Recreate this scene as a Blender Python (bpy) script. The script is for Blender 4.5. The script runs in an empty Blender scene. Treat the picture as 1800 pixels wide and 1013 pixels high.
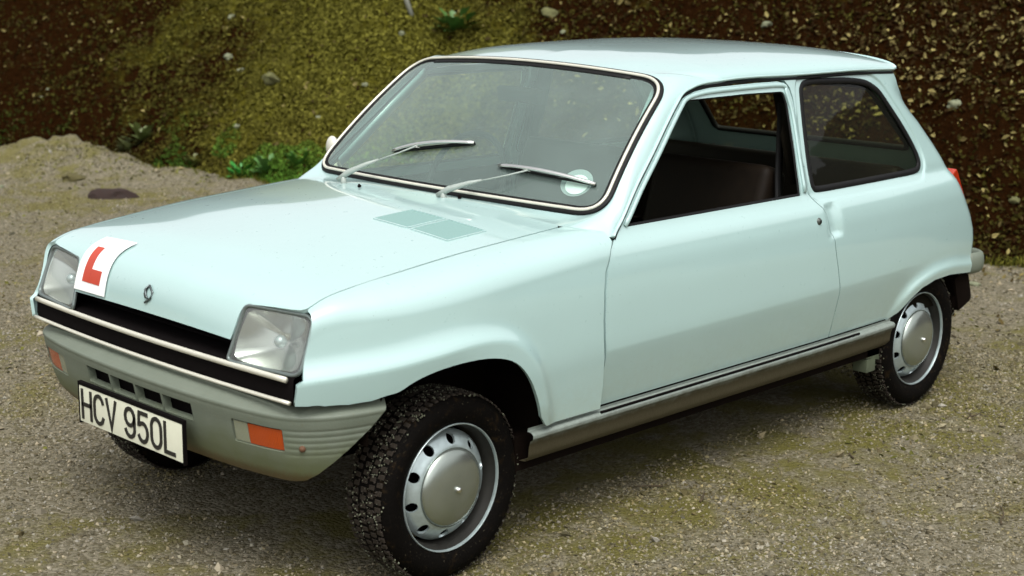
import bpy, bmesh, math, random
import numpy as np
from mathutils import Vector, Matrix, Euler
from mathutils.geometry import delaunay_2d_cdt
from mathutils import noise as mnoise

random.seed(7); RNG = np.random.default_rng(7)
scene = bpy.context.scene
COL = scene.collection

# ------------------------------------------------------------------ camera
cam_d = bpy.data.cameras.new('camera'); cam = bpy.data.objects.new('camera', cam_d); COL.objects.link(cam)
cam.location = (-2.70129, -3.56501, 1.68548)
cam.rotation_euler = (math.radians(77.64056), math.radians(-0.68943), math.radians(-45.36227))
cam_d.sensor_width = 36.0
cam_d.lens = 36.0 * 2689.638 / 1800.0
cam_d.clip_start = 0.05; cam_d.clip_end = 400.0
cam_d.dof.use_dof = True; cam_d.dof.focus_distance = 4.7; cam_d.dof.aperture_fstop = 4.0
scene.camera = cam

# ------------------------------------------------------------------ world and sun (bright overcast day)
SUN_EL, SUN_AZ = math.radians(60), math.radians(226)      # azimuth of the sun measured from +x towards +y
world = bpy.data.worlds.new('World'); scene.world = world; world.use_nodes = True
wt = world.node_tree; wt.nodes.clear()
w_out = wt.nodes.new('ShaderNodeOutputWorld'); w_bg = wt.nodes.new('ShaderNodeBackground')
w_sky = wt.nodes.new('ShaderNodeTexSky'); w_sky.sky_type = 'NISHITA'; w_sky.sun_disc = False
w_sky.sun_elevation = SUN_EL; w_sky.sun_rotation = math.radians(90) - SUN_AZ
w_sky.air_density = 1.0; w_sky.dust_density = 6.0; w_sky.ozone_density = 1.0
w_hsv = wt.nodes.new('ShaderNodeHueSaturation'); w_hsv.inputs['Saturation'].default_value = 0.14
w_bg.inputs['Strength'].default_value = 0.15
wt.links.new(w_sky.outputs[0], w_hsv.inputs['Color']); wt.links.new(w_hsv.outputs[0], w_bg.inputs['Color'])
wt.links.new(w_bg.outputs[0], w_out.inputs['Surface'])
sun_d = bpy.data.lights.new('sun', 'SUN'); sun = bpy.data.objects.new('sun', sun_d); COL.objects.link(sun)
sun_d.energy = 0.55; sun_d.angle = math.radians(28); sun_d.color = (1.0, 0.97, 0.92)
sd = Vector((math.cos(SUN_EL)*math.cos(SUN_AZ), math.cos(SUN_EL)*math.sin(SUN_AZ), math.sin(SUN_EL)))
sun.rotation_euler = sd.to_track_quat('Z', 'Y').to_euler()
scene.view_settings.view_transform = 'Standard'; scene.view_settings.look = 'None'
scene.view_settings.gamma = 1.0; scene.view_settings.use_curve_mapping = False
scene.view_settings.exposure = 0.80
scene.render.engine = 'CYCLES'
scene.cycles.max_bounces = 8; scene.cycles.transparent_max_bounces = 12

# ------------------------------------------------------------------ materials
def new_mat(name):
    m = bpy.data.materials.new(name); m.use_nodes = True
    nt = m.node_tree; b = nt.nodes['Principled BSDF']
    return m, nt, b
def N(nt, t, **kw):
    n = nt.nodes.new(t)
    for k, v in kw.items(): setattr(n, k, v)
    return n
def ramp(nt, stops, interp='LINEAR'):
    r = nt.nodes.new('ShaderNodeValToRGB'); r.color_ramp.interpolation = interp
    e = r.color_ramp.elements
    while len(e) < len(stops): e.new(0.5)
    for i, (p, c) in enumerate(stops): e[i].position = p; e[i].color = (*c, 1) if len(c) == 3 else c
    return r
def noise(nt, scale, detail=4, rough=.55, vec=None, dist=0):
    n = nt.nodes.new('ShaderNodeTexNoise'); n.inputs['Scale'].default_value = scale
    n.inputs['Detail'].default_value = detail; n.inputs['Roughness'].default_value = rough
    n.inputs['Distortion'].default_value = dist
    if vec is not None: nt.links.new(vec, n.inputs['Vector'])
    return n
def mixc(nt, fac, a, b):
    m = nt.nodes.new('ShaderNodeMix'); m.data_type = 'RGBA'
    def put(s, v):
        if isinstance(v, (tuple, list)): s.default_value = (*v, 1)
        elif isinstance(v, float): s.default_value = v
        else: nt.links.new(v, s)
    put(m.inputs[0], fac); put(m.inputs[6], a); put(m.inputs[7], b)
    return m.outputs[2]
def mathn(nt, op, a, b=None, clamp=False):
    m = nt.nodes.new('ShaderNodeMath'); m.operation = op; m.use_clamp = clamp
    for i, v in enumerate((a, b)):
        if v is None: continue
        if isinstance(v, (int, float)): m.inputs[i].default_value = v
        else: nt.links.new(v, m.inputs[i])
    return m.outputs[0]
def geo_pos(nt):
    g = nt.nodes.new('ShaderNodeNewGeometry'); s = nt.nodes.new('ShaderNodeSeparateXYZ')
    nt.links.new(g.outputs['Position'], s.inputs[0]); return g.outputs['Position'], s.outputs
def smoothstep_n(nt, v, a, b):
    m = nt.nodes.new('ShaderNodeMapRange'); m.interpolation_type = 'SMOOTHSTEP'
    m.inputs['From Min'].default_value = a; m.inputs['From Max'].default_value = b
    nt.links.new(v, m.inputs['Value']); return m.outputs[0]
def bump(nt, b, h, strength=.3, dist=.01):
    n = nt.nodes.new('ShaderNodeBump'); n.inputs['Strength'].default_value = strength; n.inputs['Distance'].default_value = dist
    nt.links.new(h, n.inputs['Height']); nt.links.new(n.outputs[0], b.inputs['Normal']); return n

def simple(name, col, rough=.5, metal=0.0, coat=0.0, spec=.5, var=.15, vscale=30):
    m, nt, b = new_mat(name)
    p, _ = geo_pos(nt)
    n = noise(nt, vscale, 4, .6, p)
    c = mixc(nt, n.outputs[0], tuple(x*(1-var) for x in col), tuple(min(1, x*(1+var)) for x in col))
    nt.links.new(c, b.inputs['Base Color'])
    r = N(nt, 'ShaderNodeMapRange'); r.inputs['To Min'].default_value = max(0.02, rough*.8); r.inputs['To Max'].default_value = min(1, rough*1.2)
    nt.links.new(n.outputs[0], r.inputs['Value']); nt.links.new(r.outputs[0], b.inputs['Roughness'])
    b.inputs['Metallic'].default_value = metal; b.inputs['Specular IOR Level'].default_value = spec
    b.inputs['Coat Weight'].default_value = coat; b.inputs['Coat Roughness'].default_value = .05
    return m

def paint_material(name='pale_blue_paint', base=(.365, .520, .500)):
    m, nt, b = new_mat(name)
    p, s = geo_pos(nt)
    n1 = noise(nt, 3.0, 3, .5, p); n2 = noise(nt, 45, 5, .7, p); n3 = noise(nt, 240, 2, .5, p)
    c = mixc(nt, n1.outputs[0], tuple(x*.96 for x in base), tuple(min(.9, x*1.03) for x in base))
    # road film low on the body, thicker in blotches
    low = smoothstep_n(nt, s[2], .62, .28)
    d = mathn(nt, 'MULTIPLY', low, mathn(nt, 'MULTIPLY', n2.outputs[0], .55), True)
    c = mixc(nt, d, c, (.30, .29, .18))
    # sparse specks of dirt
    sp = smoothstep_n(nt, n3.outputs[0], .735, .76)
    c = mixc(nt, mathn(nt, 'MULTIPLY', sp, .5), c, (.12, .13, .09))
    nt.links.new(c, b.inputs['Base Color'])
    rr = mathn(nt, 'ADD', mathn(nt, 'MULTIPLY', low, .25), mathn(nt, 'MULTIPLY', n2.outputs[0], .16))
    nt.links.new(mathn(nt, 'ADD', rr, .22), b.inputs['Roughness'])
    b.inputs['Coat Weight'].default_value = 1.0; b.inputs['Coat IOR'].default_value = 1.75
    nt.links.new(mathn(nt, 'ADD', mathn(nt, 'MULTIPLY', n2.outputs[0], .06), .015), b.inputs['Coat Roughness'])
    wv = noise(nt, 9, 2, .5, p)
    bb = mathn(nt, 'ADD', mathn(nt, 'MULTIPLY', wv.outputs[0], 1.0), mathn(nt, 'MULTIPLY', n3.outputs[0], .02))
    bump(nt, b, bb, .18, .006)
    return m
M = {}
M['paint'] = paint_material()
def sill_material():
    m, nt, b = new_mat('dirty_sill_paint'); p, s = geo_pos(nt)
    n = noise(nt, 18, 6, .7, p)
    h = smoothstep_n(nt, mathn(nt, 'ADD', s[2], mathn(nt, 'MULTIPLY', mathn(nt, 'SUBTRACT', n.outputs[0], .5), .05)), .368, .335)
    c = mixc(nt, h, (.22, .265, .235), (.046, .042, .020))
    n2 = noise(nt, 60, 4, .6, p)
    c = mixc(nt, mathn(nt, 'MULTIPLY', n2.outputs[0], .5), c, (.03, .013, .004))
    nt.links.new(c, b.inputs['Base Color']); b.inputs['Roughness'].default_value = .6
    bump(nt, b, n2.outputs[0], .3, .004); return m
M['sill'] = sill_material()
def bumper_material():
    m, nt, b = new_mat('grey_polyester_bumper'); p, s = geo_pos(nt)
    n = noise(nt, 14, 6, .65, p); n2 = noise(nt, 90, 5, .7, p)
    base = mixc(nt, n.outputs[0], (.098, .120, .088), (.145, .166, .130))
    low = smoothstep_n(nt, mathn(nt, 'ADD', s[2], mathn(nt, 'MULTIPLY', n.outputs[0], .10)), .56, .42)
    c = mixc(nt, mathn(nt, 'MULTIPLY', low, .75), base, (.10, .115, .045))  # face below the crease coloured darker: painted crease shading plus dirt film
    low2 = smoothstep_n(nt, mathn(nt, 'ADD', s[2], mathn(nt, 'MULTIPLY', n2.outputs[0], .06)), .43, .39)
    c = mixc(nt, mathn(nt, 'MULTIPLY', low2, .7), c, (.12, .07, .03))
    c = mixc(nt, mathn(nt, 'MULTIPLY', smoothstep_n(nt, n2.outputs[0], .55, .75), .4), c, (.13, .12, .07))
    nt.links.new(c, b.inputs['Base Color']); b.inputs['Roughness'].default_value = .55
    bump(nt, b, n2.outputs[0], .25, .003); return m
M['bumper'] = bumper_material()
M['rubber'] = simple('black_rubber', (.005, .005, .005), .6, spec=.2)
M['black'] = simple('matt_black', (.003, .002, .002), .9, spec=.08)
M['under'] = simple('muddy_underbody', (.005, .003, .002), .95, spec=.05, vscale=12, var=.5)
M['chrome'] = simple('chrome_trim', (.74, .74, .70), .22, metal=1.0, var=.05)
M['alu'] = simple('satin_trim', (.58, .57, .48), .34, metal=.25, var=.08)
M['wheelpaint'] = simple('silver_wheel_paint', (.42, .50, .50), .36, metal=.6, coat=.2, var=.3, vscale=40)
M['rimdark'] = simple('shaded_rim_well', (.016, .015, .012), .6, metal=.1, vscale=60, var=.5)  # near-black colour puts the shade inside the barrel into the material
M['cap'] = simple('hub_cap_steel', (.36, .40, .36), .24, metal=.85, var=.12, vscale=12)
M['seat'] = simple('dark_brown_vinyl', (.008, .0052, .003), .6, var=.5, spec=.10)
M['trim'] = simple('dark_interior_trim', (.006, .005, .003), .8, var=.3, spec=.05)
M['lining'] = simple('pale_headlining', (.12, .16, .13), .9, var=.1)
M['plate'] = simple('off_white_plate', (.62, .63, .50), .35, var=.08)
M['letter'] = simple('black_letter_paint', (.012, .012, .012), .4)
M['white'] = simple('white_plate_plastic', (.82, .82, .80), .3, coat=.3, var=.03)
M['red'] = simple('red_letter_paint', (.42, .045, .02), .4, var=.08)
M['bracket'] = simple('dirty_green_bracket', (.07, .085, .05), .9, var=.4)
M['lock'] = simple('tarnished_lock', (.08, .09, .08), .4, metal=.5)
M['paper'] = simple('paper_disc', (.88, .89, .88), .6, var=.05)
M['wipergrey'] = simple('grey_wiper_paint', (.27, .31, .28), .45, var=.1)
M['ventgrey'] = simple('pale_vent_mesh', (.19, .30, .28), .9, var=.12, vscale=300, spec=.0)
def lens_mat(name, col, emis=0):
    m, nt, b = new_mat(name); p, s = geo_pos(nt)
    w = N(nt, 'ShaderNodeTexWave'); w.inputs['Scale'].default_value = 60; w.bands_direction = 'Y'
    nt.links.new(p, w.inputs['Vector'])
    nt.links.new(mixc(nt, w.outputs[1], tuple(x*.75 for x in col), col), b.inputs['Base Color'])
    b.inputs['Roughness'].default_value = .2; b.inputs['Coat Weight'].default_value = .6
    b.inputs['Subsurface Weight'].default_value = .15; b.inputs['Subsurface Radius'].default_value = (.01, .005, .002)
    bump(nt, b, w.outputs[1], .4, .002); return m
M['orange'] = lens_mat('orange_indicator_lens', (.42, .055, .003))
M['clearlens'] = lens_mat('clear_side_lens', (.26, .28, .20))
M['redlens'] = lens_mat('red_tail_lens', (.40, .03, .008))
def glass_material(name, dust_veil, dcol, tint=(.82, .9, .86), ior=1.5, rough=.0, gl=1.0):
    m = bpy.data.materials.new(name); m.use_nodes = True; nt = m.node_tree; nt.nodes.clear()
    o = N(nt, 'ShaderNodeOutputMaterial'); tr = N(nt, 'ShaderNodeBsdfTransparent'); gs = N(nt, 'ShaderNodeBsdfGlossy'); df = N(nt, 'ShaderNodeBsdfDiffuse')
    tr.inputs[0].default_value = (*tint, 1); gs.inputs['Roughness'].default_value = rough; gs.inputs[0].default_value = (gl, gl, gl, 1)
    df.inputs[0].default_value = (*dcol, 1)
    fr = N(nt, 'ShaderNodeFresnel'); fr.inputs['IOR'].default_value = ior
    p, s = geo_pos(nt); n = noise(nt, 3.0, 5, .65, p, .3)
    m1 = N(nt, 'ShaderNodeMixShader'); m2 = N(nt, 'ShaderNodeMixShader')
    gg = N(nt, 'ShaderNodeNewGeometry'); mi = N(nt, 'ShaderNodeMapRange'); mi.inputs['To Min'].default_value = ior; mi.inputs['To Max'].default_value = 1/ior
    nt.links.new(gg.outputs['Backfacing'], mi.inputs['Value']); nt.links.new(mi.outputs[0], fr.inputs['IOR'])
    nt.links.new(fr.outputs[0], m1.inputs[0]); nt.links.new(tr.outputs[0], m1.inputs[1]); nt.links.new(gs.outputs[0], m1.inputs[2])
    mr = N(nt, 'ShaderNodeMapRange'); mr.inputs['To Min'].default_value = dust_veil*.6; mr.inputs['To Max'].default_value = dust_veil*1.4
    nt.links.new(n.outputs[0], mr.inputs['Value']); nt.links.new(mr.outputs[0], m2.inputs[0])
    nt.links.new(m1.outputs[0], m2.inputs[1]); nt.links.new(df.outputs[0], m2.inputs[2]); nt.links.new(m2.outputs[0], o.inputs[0])
    return m
M['windscreen'] = glass_material('veiled_dusty_windscreen_glass', .19, (.43, .57, .52), (.80, .93, .87), 1.5)  # diffuse colour carries dust plus a painted veil of sky reflection
M['glass'] = glass_material('window_glass', .02, (.3, .32, .26), (.78, .84, .66), 1.20)
M['lampglass'] = glass_material('headlamp_glass', .17, (.42, .45, .43), (.92, .95, .92), 1.6, .05)
M['reflector'] = simple('lamp_reflector', (.56, .58, .55), .17, metal=1.0, var=.06, vscale=10)

def tyre_material():
    m, nt, b = new_mat('muddy_tyre_rubber'); tc = N(nt, 'ShaderNodeTexCoord'); p = tc.outputs['Object']
    n = noise(nt, 35, 6, .7, p); n2 = noise(nt, 140, 3, .6, p)
    c = mixc(nt, smoothstep_n(nt, n.outputs[0], .52, .72), (.0025, .002, .0015), (.014, .009, .004))
    c = mixc(nt, mathn(nt, 'MULTIPLY', smoothstep_n(nt, n2.outputs[0], .66, .74), .6), c, (.09, .08, .055))
    nt.links.new(c, b.inputs['Base Color']); b.inputs['Roughness'].default_value = .8; b.inputs['Specular IOR Level'].default_value = .06
    bump(nt, b, n2.outputs[0], .4, .004); return m
M['tyre'] = tyre_material()

# ------------------------------------------------------------------ object helpers
def link(o, parent=None):
    COL.objects.link(o)
    if parent is not None: o.parent = parent
    return o
def empty(name, loc=(0, 0, 0), parent=None):
    o = bpy.data.objects.new(name, None); o.empty_display_size = .1; o.location = loc; return link(o, parent)
def mesh_obj(name, V, F, mat, parent=None, smooth=True):
    me = bpy.data.meshes.new(name); me.from_pydata([tuple(v) for v in V], [], [tuple(f) for f in F]); me.update()
    if smooth: me.polygons.foreach_set('use_smooth', [True]*len(me.polygons))
    if mat is not None:
        for mm in (mat if isinstance(mat, (list, tuple)) else [mat]): me.materials.append(mm)
    return link(bpy.data.objects.new(name, me), parent)
def tag(o, label=None, cat=None, group=None, kind=None):
    if label: o['label'] = label
    if cat: o['category'] = cat
    if group: o['group'] = group
    if kind: o['kind'] = kind
    return o
def bm_obj(name, bm, mat, parent=None, smooth=True, auto=None):
    me = bpy.data.meshes.new(name); bm.to_mesh(me); bm.free()
    if smooth: me.polygons.foreach_set('use_smooth', [True]*len(me.polygons))
    if auto is not None and smooth: me.set_sharp_from_angle(angle=math.radians(auto))
    for mm in (mat if isinstance(mat, (list, tuple)) else [mat]): me.materials.append(mm)
    return link(bpy.data.objects.new(name, me), parent)

def add_box(bm, c, s, rot=None, bev=0):
    r = bmesh.ops.create_cube(bm, size=1.0)
    vs = r['verts']; mt = Matrix.Translation(c) @ (rot if rot is not None else Matrix.Identity(4)) @ Matrix.Diagonal((*s, 1))
    bmesh.ops.transform(bm, matrix=mt, verts=vs)
    if bev:
        ed = list({e for v in vs for e in v.link_edges})
        bmesh.ops.bevel(bm, geom=ed, offset=bev, segments=2, affect='EDGES', profile=.7)
def add_tube(bm, pts, r, seg=8, closed=False, flat=None, up=None, caps=True):
    """sweep an (optionally elliptical) section along pts"""
    pts = [Vector(p) for p in pts]; n = len(pts); rings = []
    for i, p in enumerate(pts):
        a = pts[(i-1) % n] if (closed or i > 0) else p; b = pts[(i+1) % n] if (closed or i < n-1) else p
        t = (b-a).normalized()
        u = Vector(up[i]) if up is not None else Vector((0, 0, 1))
        if abs(t.dot(u)) > .95 and up is None: u = Vector((0, 1, 0))
        s = t.cross(u).normalized(); u2 = s.cross(t).normalized()
        rs, ru = (r, r) if flat is None else flat
        if isinstance(r, (list, tuple)): rs = ru = r[i]
        rings.append([bm.verts.new(p + s*math.cos(2*math.pi*k/seg)*rs + u2*math.sin(2*math.pi*k/seg)*ru) for k in range(seg)])
    m = n if closed else n-1
    for i in range(m):
        A, B = rings[i], rings[(i+1) % n]
        for k in range(seg):
            bm.faces.new((A[k], A[(k+1) % seg], B[(k+1) % seg], B[k]))
    if not closed and caps:
        bm.faces.new(rings[0]); bm.faces.new(rings[-1][::-1])
def tube_obj(name, pts, r, mat, parent, **kw):
    bm = bmesh.new(); add_tube(bm, pts, r, **kw); bmesh.ops.recalc_face_normals(bm, faces=bm.faces[:])
    return bm_obj(name, bm, mat, parent)
def add_lathe(bm, prof, seg=48, axis='Y', a0=0, a1=2*math.pi):
    """prof: list of (radius, axial)"""
    full = abs(a1-a0-2*math.pi) < 1e-6; rings = []
    for (r, h) in prof:
        ring = []
        for k in range(seg if full else seg+1):
            a = a0+(a1-a0)*k/seg
            ring.append(bm.verts.new((r*math.cos(a), h, r*math.sin(a)) if axis == 'Y' else (r*math.cos(a), r*math.sin(a), h)))
        rings.append(ring)
    for A, B in zip(rings, rings[1:]):
        for k in range(seg):
            j = (k+1) % len(A); bm.faces.new((A[k], A[j], B[j], B[k]))
    return rings

# ------------------------------------------------------------------ 2-D polygon helpers
def in_poly(P, poly):
    x, y = P[:, 0], P[:, 1]; r = np.zeros(len(P), bool); q = np.asarray(poly); j = len(q)-1
    for i in range(len(q)):
        xi, yi, xj, yj = q[i][0], q[i][1], q[j][0], q[j][1]
        c = ((yi > y) != (yj > y)) & (x < (xj-xi)*(y-yi)/((yj-yi) if yj != yi else 1e-12)+xi)
        r ^= c; j = i
    return r
def seg_dist(P, poly, closed=True):
    q = np.asarray(poly, float); d = np.full(len(P), 1e9); n = len(q)
    for i in range(n if closed else n-1):
        a, b = q[i], q[(i+1) % n]; ab = b-a; L = ab@ab
        if L < 1e-14: continue
        t = np.clip(((P-a)@ab)/L, 0, 1); d = np.minimum(d, np.linalg.norm(P-(a+t[:, None]*ab), axis=1))
    return d
def round_poly(pts, r, n=6):
    out = []; N_ = len(pts)
    rs = r if isinstance(r, (list, tuple)) else [r]*N_
    for i in range(N_):
        p0, p1, p2 = [np.array(pts[(i+k) % N_], float) for k in (-1, 0, 1)]
        d0, d1 = p0-p1, p2-p1; l0, l1 = np.linalg.norm(d0), np.linalg.norm(d1); d0, d1 = d0/l0, d1/l1
        rr = rs[i]
        if rr <= 0: out.append(tuple(p1)); continue
        ang = math.acos(np.clip(d0@d1, -1, 1)); t = min(rr/math.tan(ang/2), l0*.48, l1*.48)
        a, b = p1+d0*t, p1+d1*t
        for k in range(n+1):
            s = k/n; out.append(tuple((1-s)**2*a+2*s*(1-s)*p1*1.0+s*s*b) if True else None)
    return out
def catmull(pts, m=6, closed=True):
    q = np.asarray(pts, float); n = len(q); out = []
    for i in range(n if closed else n-1):
        if closed: p0, p1, p2, p3 = q[(i-1) % n], q[i], q[(i+1) % n], q[(i+2) % n]
        else: p0, p1, p2, p3 = q[max(i-1, 0)], q[i], q[i+1], q[min(i+2, n-1)]
        for k in range(m):
            t = k/m; out.append(.5*((2*p1)+(-p0+p2)*t+(2*p0-5*p1+4*p2-p3)*t*t+(-p0+3*p1-3*p2+p3)*t**3))
    if not closed: out.append(q[-1])
    return [tuple(o) for o in out]
def resample(poly, step):
    q = np.asarray(poly, float); out = []
    for i in range(len(q)):
        a, b = q[i], q[(i+1) % len(q)]; L = np.linalg.norm(b-a)
        if L < 1e-5: continue
        n = max(1, int(math.ceil(L/step)))
        for k in range(n): out.append(a+(b-a)*k/n)
    return out
def pchip(xs, ys):
    xs = np.asarray(xs, float); ys = np.asarray(ys, float); h = np.diff(xs); d = np.diff(ys)/h; m = np.zeros(len(xs))
    for i in range(1, len(xs)-1):
        if d[i-1]*d[i] > 0:
            w1, w2 = 2*h[i]+h[i-1], h[i]+2*h[i-1]; m[i] = (w1+w2)/(w1/d[i-1]+w2/d[i])
    m[0], m[-1] = d[0], d[-1]
    def f(x):
        x = np.asarray(x, float); i = np.clip(np.searchsorted(xs, x)-1, 0, len(h)-1)
        t = (x-xs[i])/h[i]; tc = np.clip(t, -5, 5)
        y = ((2*tc**3-3*tc**2+1)*ys[i]+(tc**3-2*tc**2+tc)*h[i]*m[i]+(-2*tc**3+3*tc**2)*ys[i+1]+(tc**3-tc**2)*h[i]*m[i+1])
        lo, hi = x < xs[0], x > xs[-1]
        y = np.where(lo, ys[0]+(x-xs[0])*m[0], y); y = np.where(hi, ys[-1]+(x-xs[-1])*m[-1], y); return y
    return f
def crom(xs, ys):
    """C1 cubic through the points with centred slopes"""
    xs = np.asarray(xs, float); ys = np.asarray(ys, float); m = np.gradient(ys, xs)
    def f(x):
        x = np.asarray(x, float); i = np.clip(np.searchsorted(xs, x)-1, 0, len(xs)-2); h = xs[i+1]-xs[i]; t = (x-xs[i])/h
        y = ((2*t**3-3*t**2+1)*ys[i]+(t**3-2*t**2+t)*h*m[i]+(-2*t**3+3*t**2)*ys[i+1]+(t**3-t**2)*h*m[i+1])
        y = np.where(x < xs[0], ys[0]+(x-xs[0])*m[0], y); return np.where(x > xs[-1], ys[-1]+(x-xs[-1])*m[-1], y)
    return f
def sstep(a, b, x):
    t = np.clip((x-a)/(b-a), 0, 1); return t*t*(3-2*t)

def panel(name, outer, fn, step, mat, parent, holes=(), side=1, flip=False, lip=.014, lip_holes=True, scale=(1, 1), grid=None, extra=None):
    """sheet-metal panel: a smooth surface fn(u, v) cut to the outline `outer`, with turned-in edges"""
    sc = np.array(scale, float)
    loops = [resample([tuple(np.array(p)*sc) for p in outer], step)]+[resample([tuple(np.array(p)*sc) for p in h], step) for h in holes]
    q = [np.array(l) for l in loops]
    mn, mx = q[0].min(0), q[0].max(0); st = grid or step
    gu, gv = np.arange(mn[0]+st*.5, mx[0], st), np.arange(mn[1]+st*.5, mx[1], st*.9)
    G = np.stack(np.meshgrid(gu, gv), -1); G[1::2, :, 0] += st*.5; G = G.reshape(-1, 2)
    keep = in_poly(G, q[0]) & (seg_dist(G, q[0]) > st*.45)
    for h in q[1:]: keep &= ~in_poly(G, h) & (seg_dist(G, h) > st*.45)
    if extra is not None:
        E_ = np.asarray(extra, float)*sc; ke = in_poly(E_, q[0]) & (seg_dist(E_, q[0]) > st*.2); E_ = E_[ke]
        for i0 in range(0, len(G), 4000):
            dd = np.min(np.linalg.norm(G[i0:i0+4000, None]-E_[None], axis=2), axis=1); keep[i0:i0+4000] &= dd > st*.55
        G = np.concatenate([G[keep], E_]); keep = np.ones(len(G), bool)
    G = G[keep]
    pts = np.concatenate(q+[G]); edges = []; o = 0
    for l in q:
        n = len(l); edges += [(o+i, o+(i+1) % n) for i in range(n)]; o += n
    r = delaunay_2d_cdt([Vector(p) for p in pts.tolist()], edges, [], 0, 1e-7)
    P = np.array([tuple(v) for v in r[0]]); T = [f for f in r[2] if len(f) == 3]
    T = np.array([list(f) for f in T]); cen = P[T].mean(1)
    ok = in_poly(cen, q[0])
    for h in q[1:]: ok &= ~in_poly(cen, h)
    T = T[ok]; uv = P/sc
    e = 1e-4
    X = fn(uv[:, 0], uv[:, 1])
    du = fn(uv[:, 0]+e/sc[0], uv[:, 1])-fn(uv[:, 0]-e/sc[0], uv[:, 1]); dv = fn(uv[:, 0], uv[:, 1]+e/sc[1])-fn(uv[:, 0], uv[:, 1]-e/sc[1])
    Nn = np.cross(du, dv); Nn /= np.linalg.norm(Nn, axis=1)[:, None]+1e-12
    # CDT triangles are counter-clockwise in (u, v)
    a, b, c = P[T[:, 0]], P[T[:, 1]], P[T[:, 2]]
    cr = (b[:, 0]-a[:, 0])*(c[:, 1]-a[:, 1])-(b[:, 1]-a[:, 1])*(c[:, 0]-a[:, 0])
    T = T[np.abs(cr) > 1e-10]; cr = cr[np.abs(cr) > 1e-10]; T[cr < 0] = T[cr < 0][:, ::-1]
    if flip: Nn = -Nn; T = T[:, ::-1]
    if side < 0: X = X*[1, -1, 1]; Nn = Nn*[1, -1, 1]; T = T[:, ::-1]
    V = X.tolist(); F = T.tolist(); nf = len(F)
    norms = [Nn[i] for t in F for i in t]
    if lip:
        src = {}
        for i, ol in enumerate(r[3]):
            for k in ol: src.setdefault(k, i)
        o = 0
        for li, l in enumerate(q):
            n = len(l)
            if li == 0 or lip_holes:
                ids = [src.get(o+i) for i in range(n)]; ids = [i for i in ids if i is not None]
                top = [len(V)+k for k in range(len(ids))]; V += [list(X[i]-Nn[i]*.0002) for i in ids]
                bot = [len(V)+k for k in range(len(ids))]; V += [list(X[i]-Nn[i]*lip) for i in ids]
                for k in range(len(ids)):
                    j = (k+1) % len(ids); F.append([top[k], top[j], bot[j], bot[k]])
            o += n
    norms += [(0, 0, 0)]*(4*(len(F)-nf))
    me = bpy.data.meshes.new(name); me.from_pydata(V, [], F); me.update()
    me.polygons.foreach_set('use_smooth', [True]*len(F))
    me.normals_split_custom_set([tuple(v) for v in norms]); me.materials.append(mat)
    return link(bpy.data.objects.new(name, me), parent)
def grid_surface(name, fn, us, vs, mat, parent, side=1, flip=False):
    U, Vv = np.meshgrid(us, vs, indexing='ij'); X = fn(U.ravel(), Vv.ravel())
    if side < 0: X = X*[1, -1, 1]
    nu, nv = len(us), len(vs); F = []
    for i in range(nu-1):
        for j in range(nv-1):
            f = [i*nv+j, (i+1)*nv+j, (i+1)*nv+j+1, i*nv+j+1]; F.append(f[::-1] if (flip != (side < 0)) else f)
    return mesh_obj(name, X, F, mat, parent)

# ================================================================== THE CAR
# car axes: x from the front axle towards the tail, y lateral (the photographed side is -y), z up
car = empty('parked_car')
tag(car, 'pale blue three door hatchback parked on gravel, red L plate on its bonnet', 'car')

ARCH_F = [(-.258, .585), (-.225, .590), (-.182, .612), (-.122, .629), (-.041, .638), (.046, .636), (.121, .620), (.172, .592), (.215, .545), (.250, .486), (.278, .420), (.287, .370), (.284, .331), (.268, .300)]
ARCH_R = [(2.19, .378), (2.245, .401), (2.298, .445), (2.367, .480), (2.459, .496), (2.594, .496), (2.761, .478)]
FL_F = [(-.52, .585), (-.42, .578), (-.33, .580)]+ARCH_F[:12]
FL_R = ARCH_R[1:]+[(2.86, .476)]
side_z = crom([.25, .30, .38, .50, .56, .65, .75, .82, .855, .88, .90, .925, 1.0, 1.1, 1.2, 1.3],
              [.722, .732, .741, .755, .7615, .763, .759, .750, .739, .722, .7095, .7035, .681, .6525, .6235, .595])
wing_z = crom([.25, .30, .38, .50, .56, .65, .75, .82, .90, 1.0], [.722, .732, .741, .755, .7615, .763, .759, .751, .738, .715])
QWIN = [(1.693, 1.252), (1.722, 1.272), (1.79, 1.276), (1.90, 1.273), (2.013, 1.268), (2.114, 1.256), (2.175, 1.236), (2.22, 1.208), (2.275, 1.15), (2.337, 1.082), (2.395, 1.005), (2.418, .950), (2.406, .918), (2.36, .903), (2.166, .903), (1.853, .904), (1.70, .905), (1.663, .913), (1.650, .942), (1.656, 1.03), (1.668, 1.13), (1.684, 1.225)]
TAIL = [(2.318, 1.284), (2.36, 1.224), (2.42, 1.172), (2.50, 1.110), (2.59, 1.023), (2.65, .955), (2.705, .885), (2.765, .80), (2.82, .727), (2.857, .665), (2.872, .605), (2.868, .545)]
RIDGE_F = [(-.62, .646), (-.50, .646), (-.386, .652), (-.253, .660), (-.13, .673), (-.02, .683), (.06, .682), (.13, .668), (.19, .636), (.24, .582), (.278, .51), (.305, .435), (.316, .37), (.312, .28), (-.62, .28)]
RIDGE_FS = catmull(RIDGE_F[:14], 4, False)+[(-.62, .28)]
RIDGE_R = [(2.15, .37), (2.205, .402), (2.262, .455), (2.335, .498), (2.45, .523), (2.60, .526), (2.76, .510), (2.90, .500)]
RIDGE_RS = catmull(RIDGE_R, 4, False)+[(2.9, .2), (2.15, .2)]
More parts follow.
